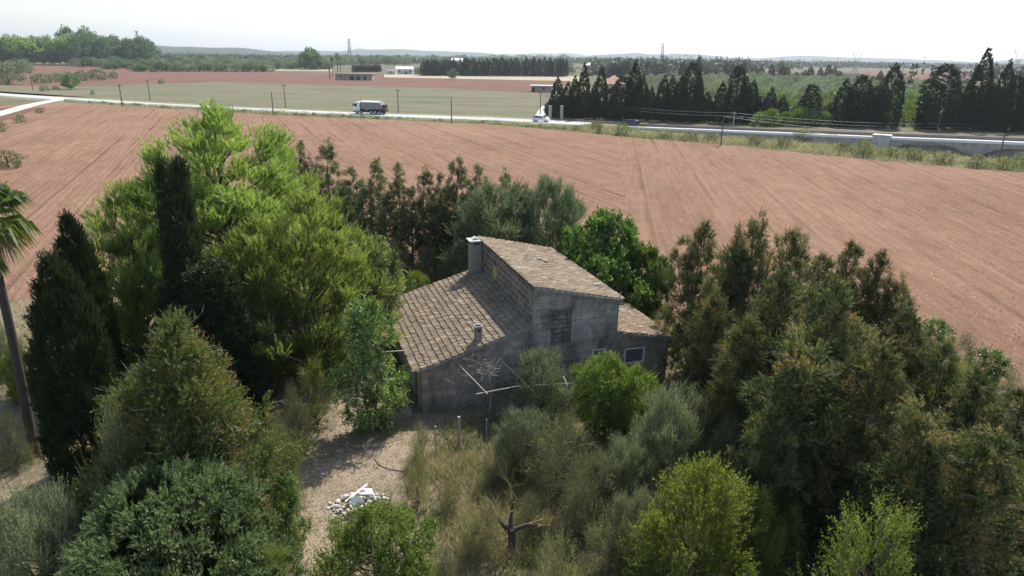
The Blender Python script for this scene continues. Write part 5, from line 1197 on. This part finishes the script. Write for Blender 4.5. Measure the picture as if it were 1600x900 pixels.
# masses of trees on the plain: uncountable
r = np.random.default_rng(5); N = 30000
D = 600 * np.exp(r.random(N) ** .8 * math.log(7.5)); X = (r.random(N) * 2 - 1) * D * .86
pn = np.sin(X / 260 + 1.3) + np.sin(D / 130 + X / 900) * 1.3 + np.sin(X / 97 + D / 210) * .7
keep = pn > -.9
pxs = np.array([P(x, d, 0) for x, d in zip(X, D)])
redz = (pxs[:, 0] > 1170) & (pxs[:, 1] > 109.5) & (pxs[:, 1] < 125)
keep &= ~redz & ~((pxs[:, 0] < 920) & (pxs[:, 1] > 101))
X, D = X[keep], D[keep]; n = len(X); q = 14; hh = 5.5 + 6 * r.random(n) + 3 * (np.sin(X / 300) > .4); cyp_ = r.random(n) < .3; hh = np.where(cyp_, hh * 1.35, hh); ww = np.where(cyp_, 1.3, 3.6) * (.7 + .7 * r.random(n))
o3 = unit(r.normal(size=(n, q, 3))) * (r.random((n, q, 1)) ** .4); c = np.stack([X[:, None] + o3[..., 0] * ww[:, None], D[:, None] + o3[..., 1] * ww[:, None], hh[:, None] * (.52 + .46 * o3[..., 2])], -1).reshape(-1, 3)
s_ = np.repeat(np.where(cyp_, 1.0, 1.7), q) * (.7 + .6 * r.random(n * q)); a = unit(r.normal(size=(n * q, 3))); b_ = unit(np.cross(a, r.normal(size=(n * q, 3))))
V = np.stack([c - a * s_[:, None], c - b_ * s_[:, None], c + a * s_[:, None], c + b_ * s_[:, None]], 1); V[..., 2] = np.maximum(V[..., 2], .1)
o = link('distant_woods', fastmesh('distant_woods', V, np.clip(np.repeat(np.where(cyp_, .15, .45) + .2 * r.normal(size=n), q) + .1 * r.normal(size=n * q), 0, 1), 4, [M['fartree']])); o['kind'] = 'stuff'; o['label'] = 'hazy mass of trees and hedges covering the far plain'; o['category'] = 'woods'

# ------------------------------------------------------------------ grass
def inpoly(px_, py_, poly):
    res = np.zeros(len(px_), bool); n = len(poly); j = n - 1
    for i in range(n):
        xi, yi = poly[i]; xj, yj = poly[j]
        cnd = ((yi > py_) != (yj > py_)) & (px_ < (xj - xi) * (py_ - yi) / (yj - yi + 1e-12) + xi); res ^= cnd; j = i
    return res
def blades(r, x, y, h, wd_, lean, tint, z0=0.0):
    n = len(x); a = r.random(n) * 2 * pi; w2_ = np.stack([np.cos(a), np.sin(a), np.zeros(n)], -1) * (wd_ / 2)[:, None]; b0 = np.stack([x, y, np.full(n, z0)], -1)
    tip = b0 + np.stack([r.normal(size=n) * lean * h, r.normal(size=n) * lean * h, h], -1); V = np.stack([b0 - w2_, b0 + w2_, tip], 1); return V, tint
DIRT = [G(*p) for p in ((468, 905), (560, 905), (620, 800), (640, 730), (700, 690), (720, 655), (600, 640), (560, 560), (510, 540), (455, 570), (480, 650), (470, 760))]
TALL = [G(*p) for p in ((622, 690), (700, 660), (800, 650), (1010, 690), (1130, 780), (1160, 980), (640, 980), (660, 840), (625, 780))]
YARD = [(-40, 8), (32, 8), (50, 20), G(1520, 640), G(1200, 545), G(960, 470), G(700, 418), G(440, 398), G(200, 423), G(0, 468), (-50, 40)]
HP = [tuple(HOa + HU * u + HV * v) for u, v in ((0, 0), (12.1, 0), (12.1, 9.2), (0, 9.2))]
r = np.random.default_rng(12)
def patch(x, y): return .5 + .25 * np.sin(x * 1.3 + 2 * np.sin(y * .7)) + .25 * np.sin(y * 1.7 + 1.5 * np.sin(x * .9 + 1)) 
x = r.uniform(-4, 14, 330000); y = r.uniform(12, 28, 330000); wx_ = .9 * np.sin(x * 1.7 + 3 * np.sin(y * .9)) * .6 + .5 * r.normal(size=len(x)) * .8; wy_ = .5 * r.normal(size=len(x)); k = inpoly(x + wx_, y + wy_, TALL) & (r.random(len(x)) < .12 + .62 * patch(x, y) ** 1.5); x, y = x[k], y[k]; pt = patch(x * .8 + 3, y * .8); edge = .45 + .55 * np.clip((x + 3.3 + .5 * np.sin(y * 2)) / 1.6, 0, 1)
V, T = blades(r, x, y, edge * (.18 + .55 * r.random(len(x)) ** 1.8) * (.5 + .75 * pt), (.016 + .02 * r.random(len(x))), .55, np.clip(.62 - .42 * (pt < .42) - .15 * (patch(x * 2.1, y * 2.3) > .6) + .2 * r.normal(size=len(x)), 0, 1), 0.0)
o = link('dry_grass', fastmesh('dry_grass', V, T, 3, [M['grass']])); o['kind'] = 'stuff'; o['label'] = 'tall dry straw coloured grass in front of the pergola'; o['category'] = 'grass'; print('grass', len(x))
x = r.uniform(-45, 48, 700000); y = r.uniform(10, 60, 700000); dd_ = np.hypot(x, y - 20)
k = inpoly(x, y, YARD) & ~inpoly(x, y, HP) & (r.random(len(x)) < (.25 + .75 * (patch(x * .5, y * .5) > .5)) * np.clip(1.2 - dd_ / 60, .15, 1)); k &= ~(inpoly(x, y, DIRT) & (r.random(len(x)) > .03 + .5 * (patch(x * 1.3, y * 1.3) > .68))); x, y = x[k], y[k]; pt = patch(x * .45 + 1, y * .45)
V, T = blades(r, x, y, .08 + .26 * r.random(len(x)) ** 2, .018 + .02 * r.random(len(x)), .35, np.clip(.55 - .35 * (pt < .45) + .2 * r.normal(size=len(x)), 0, 1))
o = link('yard_grass', fastmesh('yard_grass', V, T, 3, [M['grass']])); o['kind'] = 'stuff'; o['label'] = 'short patchy grass and weeds over the yard'; o['category'] = 'grass'; print('grass', len(x))
# leaf litter and small stones on the trodden dirt
x = r.uniform(-14, 0, 60000); y = r.uniform(14, 40, 60000); k = inpoly(x, y, DIRT); x, y = x[k], y[k]; n = len(x); a = unit(r.normal(size=(n, 3)) * np.array([1, 1, .25])); b_ = unit(np.cross(a, np.array([0, 0, 1.0]) + r.normal(size=(n, 3)) * .3)); s_ = (.012 + .03 * r.random(n) ** 2)[:, None]; c = np.stack([x, y, np.full(n, .035)], -1)
o = link('leaf_litter', fastmesh('leaf_litter', np.stack([c - a * s_, c - b_ * s_ * .6, c + a * s_, c + b_ * s_ * .6], 1), r.random(n), 4, [M['scrub']])); o['kind'] = 'stuff'; o['label'] = 'fallen leaves scattered over the trodden dirt'; o['category'] = 'litter'
# clods on the ploughed fields near the house
n = 90000; x = r.uniform(-60, 75, n); y = 28 + 110 * r.random(n) ** 1.6; PA = [tuple(p) for p in polyA]; PB = [tuple(p) for p in polyB]
k = (inpoly(x, y, PA) | inpoly(x, y, PB)) & ~inpoly(x, y, YARD); x, y = x[k], y[k]; n = len(x); s_ = .02 + .045 * r.random(n) ** 2.5; Vl = []; Tl = r.random(n) * .25 + .6
ang = r.random(n) * 6.28; C_ = [np.stack([x + s_ * np.cos(ang + q * 2.094), y + s_ * np.sin(ang + q * 2.094), np.full(n, .01)], -1) for q in range(3)]; tp = np.stack([x, y, .01 + s_ * 1.1], -1)
Vc = np.concatenate([np.stack([C_[q], C_[(q + 1) % 3], tp], 1) for q in range(3)])
cm, ct_, co_ = nodemat('soil_clods'); at = ct_.nodes.new('ShaderNodeAttribute'); at.attribute_name = 'tint'
principled(ct_, co_, ramp(ct_, [(0, (.27, .155, .10)), (.7, (.34, .23, .16)), (.93, (.40, .31, .24)), (1, (.5, .44, .38))], at.outputs['Fac']), 1.0, spec=.05)
o = link('soil_clods', fastmesh('soil_clods', Vc, np.concatenate([r.random(n)] * 3), 3, [cm])); o['kind'] = 'stuff'; o['label'] = 'loose clods and pale stones on the ploughed soil'; o['category'] = 'clods'
# verge vegetation between field and road
def along(p0, p1, n, r): 
    t = r.random(n)[:, None]; return np.array(p0) * (1 - t) + np.array(p1) * t
r = np.random.default_rng(15); P_ = []; VE = FAR_EDGE; up_edge = [(100, 155), (200, 162), (420, 172.5), (620, 183), (760, 188), (900, 196), (1000, 202), (1140, 214), (1300, 228.5), (1460, 240.5), (1600, 250)]
Xs = []; Ys = []; 
for i in range(len(VE) - 1):
    a0, a1, b0, b1 = [np.array(G(*p)) for p in (VE[i], VE[i + 1], up_edge[i], up_edge[i + 1])]; n = int(900 * (1 + 2.2 * (i > 4)) * np.linalg.norm(a1 - a0) / 10)
    t = r.random((n, 1)); s_ = r.random((n, 1)); p = (a0 * (1 - t) + a1 * t) * (1 - s_) + (b0 * (1 - t) + b1 * t) * s_; Xs.append(p[:, 0]); Ys.append(p[:, 1])
x = np.concatenate(Xs); y = np.concatenate(Ys); pt = patch(x * .12, y * .12) * .6 + patch(x * .5, y * .5) * .4; k = r.random(len(x)) < .25 + .9 * pt; x, y, pt = x[k], y[k], pt[k]; big = x > 15
V, T = blades(r, x, y, (.12 + .35 * r.random(len(x)) ** 1.5) * (.6 + pt) * np.where(big, 2.0, 1.0), .10 + .08 * r.random(len(x)), .4, np.clip(.38 + .3 * (patch(x * .2 + 2, y * .2) > .5) + .30 * big + .15 * r.normal(size=len(x)), 0, 1))
o = link('verge_grass', fastmesh('verge_grass', V, T, 3, [M['verge']])); o['kind'] = 'stuff'; o['label'] = 'weeds and dry grass on the verge between ploughed field and road'; o['category'] = 'grass'; print('verge', len(x))
VS = [(8, 236, 262, 40, 'pale dry shrub at the left edge of the ploughed field'), (62, 168, 176, 14, 'yellow-green weeds in the corner between side track and ploughed field'), (30, 180, 192, 18, 'green weed clump along the side track at the left'), (-5, 190, 206, 24, 'green weed clump cut by the left edge beside the side track'), (973, 193, 211, 24, 'round grey bush on the verge below the dark van'), (937, 192, 208, 10, 'small upright greyish shrub left of the round grey bush'), (899, 196, 204, 12, 'bright green weed clump on the verge right of the white car'), (930, 190, 203, 14, 'green shrub at the roadside left of the grey bush'),
      (1262, 202, 222, 34, 'broad dark green shrub against the causeway wall left of the pier'), (1300, 209, 223, 22, 'smaller dark shrub between the broad one and the pier'), (1352, 220, 245, 26, 'dark brown shrub at the foot of the white pier'), (1040, 203, 216, 26, 'brownish shrub on the verge where the causeway begins'), (1080, 206, 219, 26, 'dull brown shrub on the verge left of the field pole'),
      (1112, 209, 221, 22, 'low brown shrub just left of the field pole'), (1180, 212, 226, 26, 'olive brown shrub right of the field pole'), (1225, 214, 230, 22, 'pale shrub between field pole and broad dark shrub'), (1430, 232, 250, 28, 'yellowish shrub below the shallow arch'), (1475, 238, 256, 32, 'greenish yellow shrub right of the first one below the arch'),
      (1530, 243, 262, 28, 'dark shrub near the short pole'), (1570, 246, 264, 26, 'yellow-green shrub at the right end of the verge'), (1395, 230, 247, 24, 'low khaki shrub right of the pier'), (1320, 224, 240, 24, 'khaki shrub left of the pier'), (1600, 240, 262, 30, 'bushy shrub cut by the right edge on the verge')]
for px, yt, yb, wd_, lab in VS: far_plant('fscrub%d' % (px % 3), 'verge_shrub', lab, 'shrub', px, yt, yb, wd_, 'shrubs along the verge')
for i in range(46):
    px = rr.uniform(110, 900); t = (px - 100) / 800; yb = np.interp(px, [p[0] for p in FAR_EDGE], [p[1] for p in FAR_EDGE]) - rr.uniform(.5, 3.5)
    far_plant('fscrub%d' % rr.randrange(3), 'verge_shrub', 'tiny low weed tuft between the ploughed field and the pale road', 'shrub', px, yb - rr.uniform(2, 4), yb, rr.uniform(4, 9), 'weed tufts on the road verge')
